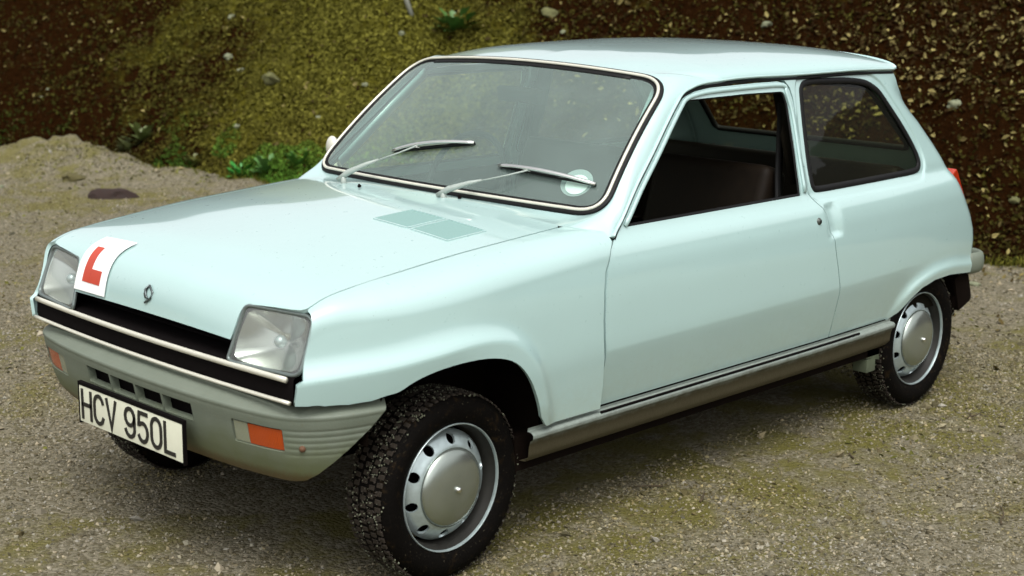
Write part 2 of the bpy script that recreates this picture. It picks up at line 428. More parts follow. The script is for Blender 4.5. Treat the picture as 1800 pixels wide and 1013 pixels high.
def flare(x, z):
    P = np.stack([np.ravel(x), np.ravel(z)], 1)
    def lip(poly, nskip, amp, up, slope):
        d = seg_dist(P, poly[:-nskip], False); ins = in_poly(P, poly)
        return np.where(ins, amp*(1-.12*np.exp(-(d/.004)**1))-slope*d, amp*np.exp(-(d/up)**1.6)*(.88))
    fw = sstep(.10, -.12, P[:, 0])
    a = lip(RIDGE_FS, 1, .026, .030, .20)*fw+lip(RIDGE_FS, 1, .019, .024, .05)*(1-fw)
    a = a*sstep(.62, .42, P[:, 0])*(1-.6*sstep(.46, .34, P[:, 1])*sstep(0, .2, P[:, 0]))
    b = lip(RIDGE_RS, 2, .017, .020, .05)*sstep(2.16, 2.30, P[:, 0])
    return (a+b).reshape(np.shape(x))
QWS = catmull(QWIN, 3)
def taper(x):
    return .075*np.clip((x-1.6)/1.3, 0, 1)**2+.13*np.clip((.1-x)/.6, 0, 1)**2
def side_y(x, z):
    x = np.asarray(x, float); z = np.asarray(z, float)
    y = side_z(z)-taper(x)
    zc = .562+.009*(x-.5)/1.25; u = z-zc; kink = -.5*(np.sqrt(u*u+.003**2)-u)*.125
    y = y+kink*sstep(.25, .5, x)*sstep(2.45, 2.2, x)             # crisp crease, the panel leans in below it
    P = np.stack([x.ravel(), z.ravel()], 1)
    dq = seg_dist(P, QWS).reshape(x.shape)
    y = y-.006*sstep(.034, .022, dq)
    dt = seg_dist(P, TAIL, False).reshape(x.shape)
    y = y-.055*np.clip(1-dt/.075, 0, 1)**2.2*sstep(1.27, 1.10, z)
    # door-handle scoop behind the door gap
    s = np.exp(-(((x-(1.725+(.80-z)*.10))/.034)**2)**1.5)*sstep(.748, .772, z)*sstep(.872, .855, z)
    y = y-.016*s
    return y+flare(x, z)
def f_side(x, z): return np.stack([x, -side_y(x, z), z], -1)
def wside_y(x, z): return wing_z(z)-taper(x)+flare(x, z)
def f_wside(x, z): return np.stack([x, -wside_y(x, z), z], -1)

hw = crom([-.46, -.43, -.39, -.28, -.126, .077, .295, .49, .62], [.785, .811, .829, .851, .868, .888, .903, .915, .921])
cr_amp = crom([-.46, -.40, -.30, -.1, .3, .5], [.028, .031, .034, .036, .036, .033])
def top_z(x, y):
    x = np.asarray(x, float); y = np.abs(np.asarray(y, float)); w = hw(x); c = cr_amp(x)
    k = np.clip(y/.62, 0, 1); ins = w+c*(1-k*k)
    o = np.clip(y-.62, 0, 1); return ins-(y > .62)*(2*c/.62*o+.4*o*o)
# wing shoulder: conic fillet between bonnet surface and flank
def wing_sec(x):
    wd = np.minimum(.095, np.maximum(.018, (.762-taper(x))-.632)); vd = np.clip(.35*wd+.05, .05, .085)
    zt = top_z(x, .762-taper(x)-.01); zb = zt-vd; ys = wside_y(x, zb); yc = ys+.001
    zt = top_z(x, yc); return wd, zb, ys, yc, zt
def f_wtop(x, t):
    """t in [-1,0] bonnet level strip, t in [0,1] shoulder fillet (t=1 lowest)"""
    wd, zb, ys, yc, zt = wing_sec(x); y0 = yc-wd
    s = np.clip(t, 0, 1); k = np.clip(-t, 0, 1)
    z0 = top_z(x, y0)
    yb = (1-s)**2*y0+2*s*(1-s)*yc+s*s*ys; zbz = (1-s)**2*z0+2*s*(1-s)*zt+s*s*zb
    ya = y0+(.618-y0)*k; za = top_z(x, ya)
    yy = np.where(t > 0, yb, ya); zz = np.where(t > 0, zbz, za)
    over = np.clip(t-1, 0, 1); zz = zz-over*.04
    return np.stack([x, -yy, zz], -1)
def f_wing_all(x, v):
    """one continuous wing surface; v = z below the fillet, above it runs over the shoulder"""
    wd, zb, ys, yc, zt = wing_sec(x)
    # v: metres measured up from fillet foot (v<0 flank, 0..L fillet and top)
    L1 = .11
    t = 1-np.clip(v/L1, 0, 1); tt = np.where(v > L1, -(v-L1)/.06, t)
    A = f_wtop(x, tt)
    zz = zb+np.minimum(v, 0); B = f_wside(x, zz)
    return np.where((v > 0)[:, None], A, B)
def wing_v(x, z):
    zb = float(wing_sec(np.array([x]))[1][0]); return z-zb
def xfront(z): return -.427-(0.80-z)*.33
wing_poly = []
for z in np.linspace(.588, .644, 4): wing_poly.append((-.492+.0, wing_v(-.49, z)))
for z in (.652, .68, .72, .745): wing_poly.append((xfront(z), wing_v(xfront(z), z)))
wing_poly += [(-.440, .03), (-.431, .08), (-.428, .112), (-.424, .160)]
for x in (-.39, -.30, -.1, .1, .3, .44, .504): wing_poly.append((x, .165))
wing_poly += [(.535, .135), (.588, .10), (.5905, .05)]
for (x, z) in ((.574, .852), (.545, .80), (.534, .74), (.531, .66), (.534, .60), (.543, .54), (.550, .46), (.5495, .386)): wing_poly.append((x-.003, min(wing_v(x, z), 0.03) if z < .86 else wing_v(x, z)))
for (x, z) in ((.40, .387), (.306, .388)): wing_poly.append((x, wing_v(x, z)))
for (x, z) in catmull(ARCH_F[::-1][3:], 3, False): wing_poly.append((x, wing_v(x, z)))
for (x, z) in ((-.30, .576), (-.36, .574), (-.42, .578), (-.46, .583)): wing_poly.append((x, wing_v(x, z)))

def hood_grid():
    # profile lists along the bonnet, centreline and outer edge, from scuttle to lip
    Nx = [.46, .295, .077, -.126, -.28, -.37, -.425, -.458, -.478, -.490, -.497]
    Nz = [top_z(.46, 0), top_z(.295, 0), top_z(.077, 0), top_z(-.126, 0), top_z(-.28, 0), .863, .846, .822, .790, .752, .713]
    Wx = [.505, .295, .077, -.126, -.28, -.36, -.405, -.432, -.452, -.470, -.487]
    Wz = [hw(.505), hw(.295), hw(.077), hw(-.126), hw(-.28), hw(-.36), .823, .808, .780, .745, .700]
    s = np.arange(11.)
    return [crom(s, np.array(a, float)) for a in (Nx, Nz, Wx, Wz)]
hnx, hnz, hwx, hwz = hood_grid()
def f_hood(s, y):
    k = np.clip(np.abs(y)/.62, 0, 1.05)**2
    return np.stack([hnx(s)*(1-k)+hwx(s)*k, y, hnz(s)*(1-k)+hwz(s)*k], -1)
def build_hood():
    hp = [(0.0, 0.0), (0.0, -.3), (0.0, -.60), (.08, -.6148)]
    hp += [(s, -.6152) for s in (1, 2, 3, 4, 5, 6)]+[(6.55, -.612), (6.85, -.600)]
    hp += [(7.02, -.57), (7.25, -.50), (7.5, -.425), (7.75, -.405), (8.3, -.399), (9.2, -.394), (10.0, -.386)]
    hp += [(10.0, -.2), (10.0, 0)]
    full = hp+[(s, -y) for s, y in hp[::-1][1:-1]]
    # parameter s is not metric: scale to about metres (long flat steps of .2 m, nose steps of .04 m)
    def warp(s): return np.interp(s, [0, 1, 2, 3, 4, 5, 6, 7, 8, 9, 10], [0, .165, .385, .588, .742, .832, .89, .93, .968, 1.008, 1.048])
    def unwarp(w): return np.interp(w, [0, .165, .385, .588, .742, .832, .89, .93, .968, 1.008, 1.048], np.arange(11.))
    def sm(w):   # smooth inverse so that the surface stays C1
        return unw(w)
    unw = pchip([0, .165, .385, .588, .742, .832, .89, .93, .968, 1.008, 1.048], np.arange(11.))
    outer = [(float(warp(s)), y) for s, y in full]
    return panel('bonnet', outer, lambda w, y: f_hood(unw(w), y), .022, M['paint'], car, flip=True, lip=.012)
hood = build_hood()
wings = {}
rid = np.array(resample(RIDGE_FS[:-1], .012)); rid = rid[(rid[:, 0] < .32) & (rid[:, 1] > .33)]
rt = np.gradient(rid, axis=0); rt /= np.linalg.norm(rt, axis=1)[:, None]+1e-9; rn = np.stack([-rt[:, 1], rt[:, 0]], 1)
RX = np.concatenate([rid+rn*o_ for o_ in (0, .005, .012, .021, -.005, -.012)]); RX[:, 1] -= wing_sec(RX[:, 0])[1]
for sd in (1, -1):
    wings[sd] = panel('front_wing', wing_poly, f_wing_all, .012, M['paint'], car, side=sd, flip=False, lip=.012, extra=RX)

# ---- door and rear quarter
GAPR = [(1.633, 1.18), (1.628, 1.05), (1.624, .905), (1.645, .880), (1.672, .855), (1.700, .815), (1.716, .77), (1.728, .712), (1.752, .628), (1.772, .56), (1.777, .50), (1.780, .44), (1.782, .386)]
GUT = [(.607, .886), (.653, .922), (.755, 1.018), (.852, 1.101), (.949, 1.187), (1.020, 1.246), (1.052, 1.268)]
gut_top_z = crom([1.05, 1.12, 1.25, 1.7, 2.1, 2.33], [1.269, 1.286, 1.295, 1.294, 1.291, 1.283])
DOOR = [(.5545, .388), (.556, .46), (.549, .54), (.540, .60), (.537, .66), (.540, .74), (.551, .80), (.580, .855), (.606, .874), (.665, .915), (.765, 1.008), (.862, 1.091), (.959, 1.177), (1.03, 1.238), (1.062, 1.258), (1.10, 1.268), (1.195, 1.2765), (1.435, 1.279), (1.561, 1.278), (1.600, 1.271), (1.620, 1.250), (1.629, 1.215)]
door_poly = DOOR+[(x-.004, z) for x, z in GAPR]
DWIN = round_poly([(.668, .905), (1.052, 1.236), (1.085, 1.2455), (1.39, 1.248), (1.590, 1.2445), (1.601, 1.20), (1.592, 1.05), (1.579, .905)], [.006, .03, .03, .05, .025, .03, .05, .006], 4)
QTR = [(1.10, 1.278), (1.195, 1.2835), (1.435, 1.286), (1.56, 1.285), (1.605, 1.278), (1.627, 1.256), (1.636, 1.217)]+GAPR
QTR = QTR+[(1.95, .3865), (2.17, .384)]+ARCH_R+[(2.795, .475), (2.80, .53), (2.868, .545)]+TAIL[::-1][1:]+[(2.30, 1.286), (2.0, 1.2905), (1.7, 1.292), (1.4, 1.2915), (1.2, 1.289)]
doors, quarters = {}, {}
cxs = np.arange(.3, 2.5, .014); CRX = np.concatenate([np.stack([cxs, .562+.009*(cxs-.5)/1.25+o_], 1) for o_ in (0, .005, -.005, .011, -.011)])
def ring(poly, d): return np.array(resample(shrink(poly, d), .012))
def on_side(poly, off=0.0, fs=side_y):
    a = np.array(poly); y = fs(a[:, 0], a[:, 1])+off
    return np.stack([a[:, 0], -y, a[:, 1]], -1)
def mir(P, sd): return [tuple(p) for p in (np.array(P)*[1, sd, 1])]
def pane(name, poly, off, mat, parent, sd, step=.06):
    return panel(name, poly, lambda x, z: np.stack([x, -(side_y0(x, z)+off), z], -1), step, mat, parent, side=sd, flip=False, lip=0)
def side_y0(x, z): return side_z(z)-taper(x)
def strip_along(name, pts3, nrm, w_out, w_in, h, mat, parent, closed=True):
    """flat-section seal following a closed loop"""
    bm = bmesh.new(); add_tube(bm, pts3, 0, seg=8, closed=closed, flat=(w_out, h), up=nrm)
    bmesh.ops.recalc_face_normals(bm, faces=bm.faces[:]); return bm_obj(name, bm, mat, parent)
def shrink(poly, d):
    q = np.array(poly); n = len(q); out = []
    area = .5*np.sum(q[:, 0]*np.roll(q[:, 1], -1)-np.roll(q[:, 0], -1)*q[:, 1]); sg = 1 if area > 0 else -1
    for i in range(n):
        t = q[(i+1) % n]-q[i-1]; t /= np.linalg.norm(t)+1e-9; out.append(tuple(q[i]+d*sg*np.array([-t[1], t[0]])))
    return out
QW = catmull(QWIN, 3)
QEX = np.concatenate([CRX]+[ring(QW, -d_) for d_ in (.012, .021, .025, .029, .034)]+[np.array(resample(TAIL, .014))-[o_, o_*.5] for o_ in (.012, .026, .042, .06)])
rr_ = np.array(resample(RIDGE_RS[:-2], .012)); rr_ = rr_[(rr_[:, 0] < 2.82) & (rr_[:, 1] > .39)]; rt_ = np.gradient(rr_, axis=0); rt_ /= np.linalg.norm(rt_, axis=1)[:, None]; rn_ = np.stack([-rt_[:, 1], rt_[:, 0]], 1)
QEX = np.concatenate([rr_+rn_*o_ for o_ in (0, .005, .011, .019, -.005, -.012)]+[QEX])
QEX = QEX[seg_dist(QEX, GAPR, False) > .006]
for sd in (1, -1):
    dr = panel('door', door_poly, f_side, .018, M['paint'], car, holes=[DWIN], side=sd, lip=.012, extra=CRX); doors[sd] = dr
    ql = panel('rear_quarter', QTR, f_side, .018, M['paint'], car, holes=[QW], side=sd, lip=.012, extra=QEX); quarters[sd] = ql
    # door glass, with the seal round it
    if sd < 0:
        pane('door_glass', DWIN, -.010, M['glass'], dr, sd)
    P = on_side(DWIN, -.008, side_y0); P = np.array(mir(P, sd))
    upn = [(0, -.95*sd, .3)]*len(P)
    strip_along('window_seal', P, upn, .006, 0, .004, M['rubber'], dr)
    # quarter glass and its broad rubber
    pane('quarter_glass', QW, -.014, M['glass'], ql, sd)
    P = np.array(mir(on_side(shrink(QW, .009), -.008, side_y0), sd))
    strip_along('window_seal', P, [(0, -.95*sd, .3)]*len(P), .012, 0, .006, M['rubber'], ql)
if True:
    # slim wound-down glass edge and felt strip at the near door sill
    fs = [(.70+.88*k/20, .9045) for k in range(21)]
    P = on_side(fs, -.014, side_y0)
    tube_obj('sill_felt', [tuple(p) for p in P], .0065, M['rubber'], doors[1], seg=6)
# raised frame bead around the door window
for sd in (1, -1):
    top = [p for p in DOOR if p[1] > .90]
    bead = [(x+.0105, z-.006) if x < 1.05 else (x, z-.011) for x, z in top[:-2]]+[(1.600, 1.240), (1.612, 1.17), (1.607, 1.05), (1.600, .915)]
    P = mir(on_side(catmull(bead, 4, False), .003, side_y0), sd)
    bm = bmesh.new(); add_tube(bm, P, 0, seg=8, flat=(.008, .0045), up=[(0, -.95*sd, .3)]*len(P)); bmesh.ops.recalc_face_normals(bm, faces=bm.faces[:])
    bm_obj('door_frame', bm, M['paint'], doors[sd])
    # lock barrel
    bm = bmesh.new(); add_lathe(bm, [(.0001, -.006), (.008, -.006), (.009, -.004), (.011, -.003), (.013, 0), (.013, .006)], 20)
    o = bm_obj('door_lock', bm, M['lock'], doors[sd]); yl = float(side_y(np.array([1.630]), np.array([.817]))[0])
    o.location = (1.630, -yl*sd, .817); o.rotation_euler = (0, 0, 0 if sd > 0 else math.pi)
    bm = bmesh.new(); add_box(bm, (0, -.0075, 0), (.003, .003, .011)); kh = bm_obj('door_lock_slot', bm, M['black'], doors[sd]); kh.location = o.location; kh.rotation_euler = o.rotation_euler

# ---- rain gutter
def gutter_line():
    q = [(-.001+x, z) for x, z in GUT]; xs = np.linspace(1.09, 2.325, 40)
    return q+[(x, float(gut_top_z(x))) for x in xs]
GL = catmull(gutter_line(), 3, False)
for sd in (1, -1):
    P = mir(on_side(GL, .004, side_y0), sd)
    bm = bmesh.new(); add_tube(bm, P, 0, seg=8, flat=(.0045, .009), up=[(0, -.9*sd, .35)]*len(P)); bmesh.ops.recalc_face_normals(bm, faces=bm.faces[:])
    bm_obj('rain_gutter', bm, M['paint'], car)
    P2 = mir(on_side([(x+.006, z-.007) if x < 1.05 else (x, z-.011) for x, z in GL], .000, side_y0), sd)
    bm = bmesh.new(); add_tube(bm, P2, 0, seg=6, flat=(.005, .004), up=[(0, -.9*sd, .35)]*len(P2)); bmesh.ops.recalc_face_normals(bm, faces=bm.faces[:])
    bm_obj('gutter_seal', bm, M['rubber'], car)

# ---- windscreen surface, in (a, s): a = -1..1 across, s = 0..1 up
def f_ws(p, q):
    a = np.clip(p/.62, -1.2, 1.2); s = q/.555; k = 1-a*a
    bx, by, bz = .623-.080*k, .664*a, .941+.010*k
    tx, ty, tz = 1.027-.060*k, .574*a, 1.305+.032*k
    b = .018*4*s*(1-s)
    return np.stack([bx+(tx-bx)*s-b*.72, by+(ty-by)*s, bz+(tz-bz)*s+b*.70], -1)
WSO = round_poly([(-.62, 0), (.62, 0), (.62, .555), (-.62, .555)], [.085, .085, .105, .105], 10)
ws = panel('windscreen', shrink(WSO, .010), f_ws, .03, M['windscreen'], car, lip=0, flip=True)
def on_ws(poly, off=0):
    a = np.array(poly); X = f_ws(a[:, 0], a[:, 1]); e = 1e-3
    n = -np.cross(f_ws(a[:, 0]+e, a[:, 1])-X, f_ws(a[:, 0], a[:, 1]+e)-X); n /= np.linalg.norm(n, axis=1)[:, None]
    return X+n*off, n
def resamp_closed(poly, step): return [tuple(p) for p in resample(poly, step)]
for nm, d, w, h, off, mt in (('windscreen_rubber', .001, .0130, .0055, .000, 'rubber'), ('bright_surround', .0045, .0052, .0045, .006, 'alu')):
    X, n = on_ws(resamp_closed(shrink(WSO, d), .03), off)
    strip_along(nm, X, n, w, 0, h, M[mt], ws)
# frit of dark rubber showing inside the glass
X, n = on_ws(resamp_closed(shrink(WSO, .016), .03), -.002)
strip_along('windscreen_rubber', X, n, .006, 0, .003, M['rubber'], ws)
tp_ = [p for p in resamp_closed(shrink(WSO, .018), .03) if p[1] > .475 and abs(p[0]) < .50]; tp_.sort(key=lambda p: -math.atan2(p[0], p[1]-.2)); X, n = on_ws(tp_, .001)
strip_along('header_shade_strip', X, n, .0080, 0, .003, M['rubber'], ws, closed=False)  # dark strip painted in for the header's shadow along the top edge
# tax disc behind the glass, low in the near corner
def disc_on_ws(name, cx, cy, r, off, mat, parent, n=28):
    P = [(cx, cy)]+[(cx+r*math.cos(2*math.pi*k/n), cy+r*math.sin(2*math.pi*k/n)) for k in range(n)]
    X, _ = on_ws(P, off); return mesh_obj(name, X, [(0, 1+k, 1+(k+1) % n) for k in range(n)], mat, parent)
disc_on_ws('tax_disc', -.505, .095, .036, -.004, M['paper'], ws)
disc_on_ws('disc_holder', -.500, .103, .050, -.007, simple('milky_disc_holder', (.30, .34, .34), .4, var=.1), ws)

# ---- roof
roof_zc = crom([1.0, 1.12, 1.25, 1.5, 1.8, 2.1, 2.25, 2.345], [1.338, 1.356, 1.3675, 1.3775, 1.380, 1.368, 1.354, 1.337])
def gutter_y(x): return side_z(gut_top_z(x))-taper(x)
def f_roof(x, t):
    """t = -1..1 across"""
    yg = gutter_y(x)+.004; zg = gut_top_z(x)+.002; zc = roof_zc(x); a = np.clip(np.abs(t), 0, 1)
    ang = a*math.pi/2
    y = yg*np.sin(ang)**.92*np.sign(t); z = zg+(zc-zg)*np.clip(1-(np.sin(ang)**.92)**2.6, 0, 1)**(1/2.1)
    return np.stack([x, y, z], -1)
us = np.concatenate([np.linspace(1.25, 2.27, 50), np.linspace(2.285, 2.345, 6)]); vs = np.linspace(-1, 1, 81)
roof = grid_surface('roof', f_roof, us, vs, M['paint'], car)
# rear lip of the roof
P = f_roof(np.full(41, 2.345), np.linspace(-1, 1, 41))
bm = bmesh.new(); add_tube(bm, [tuple(p) for p in P], .0045, seg=8); bmesh.ops.recalc_face_normals(bm, faces=bm.faces[:]); bm_obj('roof_lip', bm, M['paint'], roof)

# ---- windscreen surround: scuttle, screen pillars and header in one pressing
def build_surround():
    Oo = shrink(WSO, -.009)
    O = np.array(resamp_closed(Oo, .012))
    # half outline, y<0 side: from bottom centre to top centre going through negative p
    neg = O[O[:, 0] <= 1e-6]
    cen = np.array([0, .2775]); ang = np.arctan2(neg[:, 1]-cen[1], neg[:, 0]-cen[0]); ang = np.where(ang > 0, ang-2*np.pi, ang)
    neg = neg[np.argsort(-ang)]            # -90deg (bottom) -> -270deg (top)
    neg = np.concatenate([[[0, neg[0, 1]]], neg[1:-1], [[0, neg[-1, 1]]]])
    L = np.concatenate([[0], np.cumsum(np.linalg.norm(np.diff(neg, axis=0), axis=1))])
    def A_at(l): return np.stack([np.interp(l, L, neg[:, 0]), np.interp(l, L, neg[:, 1])], -1)
    Lt = L[-1]; wb, hgt = .629, .573
    r1, r2 = .085, .105
    l_c1a, l_c1b = wb-r1, wb-r1+r1*1.5; l_c2a = Lt-(wb-r2)-r2*1.5; l_c2b = Lt-(wb-r2)
    keysL = [0, .30, l_c1a, (l_c1a+l_c1b)/2, l_c1b, (l_c1b*.5+l_c2a*.5), l_c2a, (l_c2a*.6+l_c2b*.4), (l_c2a*.25+l_c2b*.75), l_c2b+.03, l_c2b+.12, Lt-.25, Lt]
    def g(x, z): return [x, -float(side_y0(np.array([x]), np.array([z]))[0])-.002, z]
    def rf(x, t): return f_roof(np.array([x]), np.array([t]))[0].tolist()
    def tp(x, y): return [x, y, float(top_z(x, y))-.0015]
    KB = [tp(.455, 0), tp(.465, -.30), tp(.504, -.613), tp(.540, -.668), g(.604, .886), g(.80, 1.058), g(.985, 1.219), g(1.058, 1.270), g(1.14, 1.290), rf(1.25, -.985), rf(1.25, -.72), rf(1.25, -.40), rf(1.25, 0)]
    KB = np.array(KB)
    X = A_at(np.array(keysL)); KA, n = on_ws(X, -.004)
    # middle control points
    KM = (KA+KB)/2
    for i in (0, 1, 2): KM[i] = KB[i]+(KA[i]-KB[i])*.6; KM[i][2] = KB[i][2]+.006
    KM[3] += [0, -.006, .010]; KM[4] += [-.004, -.010, .004]
    for i in (5, 6): KM[i] += [-.006, -.012, .004]
    KM[7] += [0, -.008, .014]; KM[8] += [0, -.010, .034]; KM[9] += [-.02, -.012, .022]
    for i, t in ((10, -.72), (11, -.40), (12, 0)):
        a = f_roof(np.array([1.25]), np.array([t]))[0]; b = f_roof(np.array([1.29]), np.array([t]))[0]; d = (a-b)/.04
        KM[i] = a+d*abs(a[0]-KA[i][0])*.5
    def spl(K):
        fs = [crom(keysL, K[:, c]) if True else None for c in range(3)]
        return lambda l: np.stack([f(l) for f in fs], -1)
    # B must follow its guide lines exactly: dense pieces
    sB, sM = spl(KB), spl(KM)
    ls = np.linspace(0, Lt, 221); uvA = A_at(ls); A, n = on_ws(uvA, -.004); B, Mm = sB(ls), sM(ls)
    i9 = keysL[9]
    t9 = np.clip((ls-keysL[9])/(Lt-keysL[9]), 0, 1)
    tt = np.interp(ls, keysL[9:], [-.985, -.72, -.40, 0]); RB = f_roof(np.full(len(ls), 1.25), tt); B = np.where((ls > keysL[9])[:, None], RB, B)
    gm = (ls > keysL[4]) & (ls < keysL[9]); GX = B[:, 0]
    gz = np.interp(GX, [p[0] for p in GL], [p[1] for p in GL]); GB = np.stack([GX, -side_y0(GX, gz)-.002, gz], -1)
    B = np.where(gm[:, None], GB, B)
    nw = 11; V = []; F = []
    wv = np.linspace(0, 1, nw)
    for sgn in (1, -1):
        o = len(V)
        for i in range(len(ls)):
            for w in wv:
                p = (1-w)**2*A[i]+2*w*(1-w)*Mm[i]+w*w*B[i]; V.append((p[0], p[1]*sgn, p[2]))
        for i in range(len(ls)-1):
            for j in range(nw-1):
                f = [o+i*nw+j, o+i*nw+j+1, o+(i+1)*nw+j+1, o+(i+1)*nw+j]; F.append(f if sgn > 0 else f[::-1])
    bm = bmesh.new(); vv = [bm.verts.new(v) for v in V]
    for f in F: bm.faces.new([vv[k] for k in f])
    bmesh.ops.remove_doubles(bm, verts=bm.verts[:], dist=.0004); bmesh.ops.recalc_face_normals(bm, faces=bm.faces[:])
    return bm_obj('windscreen_surround', bm, M['paint'], car)
surround = build_surround()

# ---- tailgate
def f_tail(w, t):
    """w 0..1 down the tail outline, t -1..1 across"""
    T = np.array(TAIL+[(2.84, .46), (2.83, .40)]); L = np.concatenate([[0], np.cumsum(np.linalg.norm(np.diff(T, axis=0), axis=1))]); L /= L[-1]
    x = np.interp(w, L, T[:, 0]); z = np.interp(w, L, T[:, 1]); y0 = side_y0(x, z)-.05
    bow = .028*(1-np.abs(t)**2.5)
    return np.stack([x+bow, y0*t, z], -1)
TW = round_poly([(.085, -.80), (.43, -.80), (.43, .80), (.085, .80)], [.05]*4, 5)
tg = panel('tailgate', [(0, -1), (1, -1), (1, 1), (0, 1)], f_tail, .05, M['paint'], car, holes=[TW], flip=False, lip=.01, scale=(1, .65))
rg = panel('rear_glass', TW, lambda w, t: f_tail(w, t)-[.004, 0, .004], .08, M['glass'], tg, flip=False, lip=0, scale=(1, .65))
P = f_tail(np.array([p[0] for p in TW]), np.array([p[1] for p in TW]))
bm = bmesh.new(); add_tube(bm, [tuple(p) for p in P], .012, seg=6, closed=True); bmesh.ops.recalc_face_normals(bm, faces=bm.faces[:]); bm_obj('window_seal', bm, M['rubber'], tg)
for sd in (1, -1):
    bm = bmesh.new()
    add_box(bm, (0, 0, 0), (.055, .11, .22), bev=.010)
    o = bm_obj('tail_lamp', bm, M['redlens'], car, auto=40); o.location = (2.800, -.578*sd, .775); o.rotation_euler = (0, math.radians(-34), 0)

# ---- front grille opening, black valance and its two bright bars
def nose_x(y): y = np.abs(y); return -.512+.018*(y/.63)**2*1.3
bm = bmesh.new()
def add_loft_band(bm, ys, rows):
    """rows: list of (dx, z) swept across ys following the nose plan"""
    g = [[bm.verts.new((nose_x(y)+dx, y, z)) for dx, z in rows] for y in ys]
    for a, b in zip(g, g[1:]):
        for k in range(len(rows)-1): bm.faces.new((a[k], a[k+1], b[k+1], b[k]))
ys = np.linspace(-.634, .634, 41)
add_loft_band(bm, ys, [(.10, .735), (.10, .66), (.012, .655), (.006, .648), (.004, .60), (.010, .58), (.08, .57)])
bmesh.ops.recalc_face_normals(bm, faces=bm.faces[:])
grille = bm_obj('grille_panel', bm, M['black'], car, auto=40)
for z, rz, y1, nm, fx in ((.6475, .0078, .618, 'upper_bright_bar', -.003), (.590, .0052, .630, 'lower_bright_bar', -.004)):
    bm = bmesh.new(); yy = np.linspace(-y1, y1, 31)
    add_tube(bm, [(nose_x(y)+fx, y, z) for y in yy], 0, seg=10, flat=(.006, rz)); bmesh.ops.recalc_face_normals(bm, faces=bm.faces[:])
    bm_obj(nm, bm, M['alu'], grille)
for k in range(2):
    bm = bmesh.new(); z = .675+k*.018
    add_tube(bm, [(nose_x(y)+.085, y, z) for y in np.linspace(-.40, .40, 9)], 0, seg=4, flat=(.02, .0015)); bm_obj('grille_slat', bm, M['black'], grille)

# ---- headlamps
LQ = {'TO': (-.417, -.635, .797), 'TI': (-.457, -.409, .796), 'BI': (-.503, -.388, .655), 'BO': (-.471, -.640, .657)}
LQ = {k: np.array(v) for k, v in LQ.items()}
def f_lamp(u, v):
    u = u[:, None]; v = v[:, None]
    top = LQ['TI']*(1-u)+LQ['TO']*u; bot = LQ['BI']*(1-u)+LQ['BO']*u
    nrm = np.array([-.93, -.12, .30]); b = .015*(16*u*(1-u)*v*(1-v))
    return bot*(1-v)+top*v+nrm*b
lo = round_poly([(0, 0), (1, 0), (1, 1), (0, 1)], [.09, .13, .16, .10], 6)
for sd in (1, -1):
    lamp = empty('headlamp', (0, 0, 0), car)
    panel('lens', shrink(lo, -.004), f_lamp, .05, M['lampglass'], lamp, side=sd, flip=False, lip=0, scale=(1, 1))
    P = np.array([f_lamp(np.array([u]), np.array([v]))[0] for u, v in shrink(lo, -.012)])*[1, sd, 1]
    bm = bmesh.new(); add_tube(bm, [tuple(p) for p in P], 0, seg=8, closed=True, flat=(.0055, .006), up=[(-.93, -.12*sd, .3)]*len(P)); bmesh.ops.recalc_face_normals(bm, faces=bm.faces[:])
    bm_obj('lamp_rim', bm, simple('grey_lamp_rim', (.16, .19, .18), .35, metal=.6) if sd == 1 else bpy.data.materials['grey_lamp_rim'], lamp)
    # reflector bowl and flat surround
    bm = bmesh.new(); nrm = np.array([-.93, -.12, .30]); c0 = f_lamp(np.array([.5]), np.array([.5]))[0]-nrm*.015
    rings = []; nb = 36
    for j in range(9):
        s = j/8; ring = []
        for k in range(nb):
            a = 2*math.pi*k/nb; cu, sv = math.cos(a), math.sin(a); m_ = max(abs(cu), abs(sv)); rr = s*(.5*(1/m_)**.80)
            q = f_lamp(np.array([.5+cu*rr*.95]), np.array([.5+sv*rr*.95]))[0]; dep = .075*(1-s**2.0)+.004
            q = q-nrm*dep; ring.append(bm.verts.new((q[0], q[1]*sd, q[2])))
        rings.append(ring)
    for a, b in zip(rings, rings[1:]):
        for k in range(nb): bm.faces.new((a[k], a[(k+1) % nb], b[(k+1) % nb], b[k]))
    bmesh.ops.remove_doubles(bm, verts=bm.verts[:], dist=.0005); bmesh.ops.recalc_face_normals(bm, faces=bm.faces[:])
    bm_obj('reflector', bm, M['reflector'], lamp)
    bm = bmesh.new(); q = c0-nrm*.035; bmesh.ops.create_uvsphere(bm, u_segments=16, v_segments=10, radius=.017); bmesh.ops.translate(bm, vec=(q[0], q[1]*sd, q[2]), verts=bm.verts[:])
    bm_obj('bulb', bm, M['wheelpaint'], lamp)

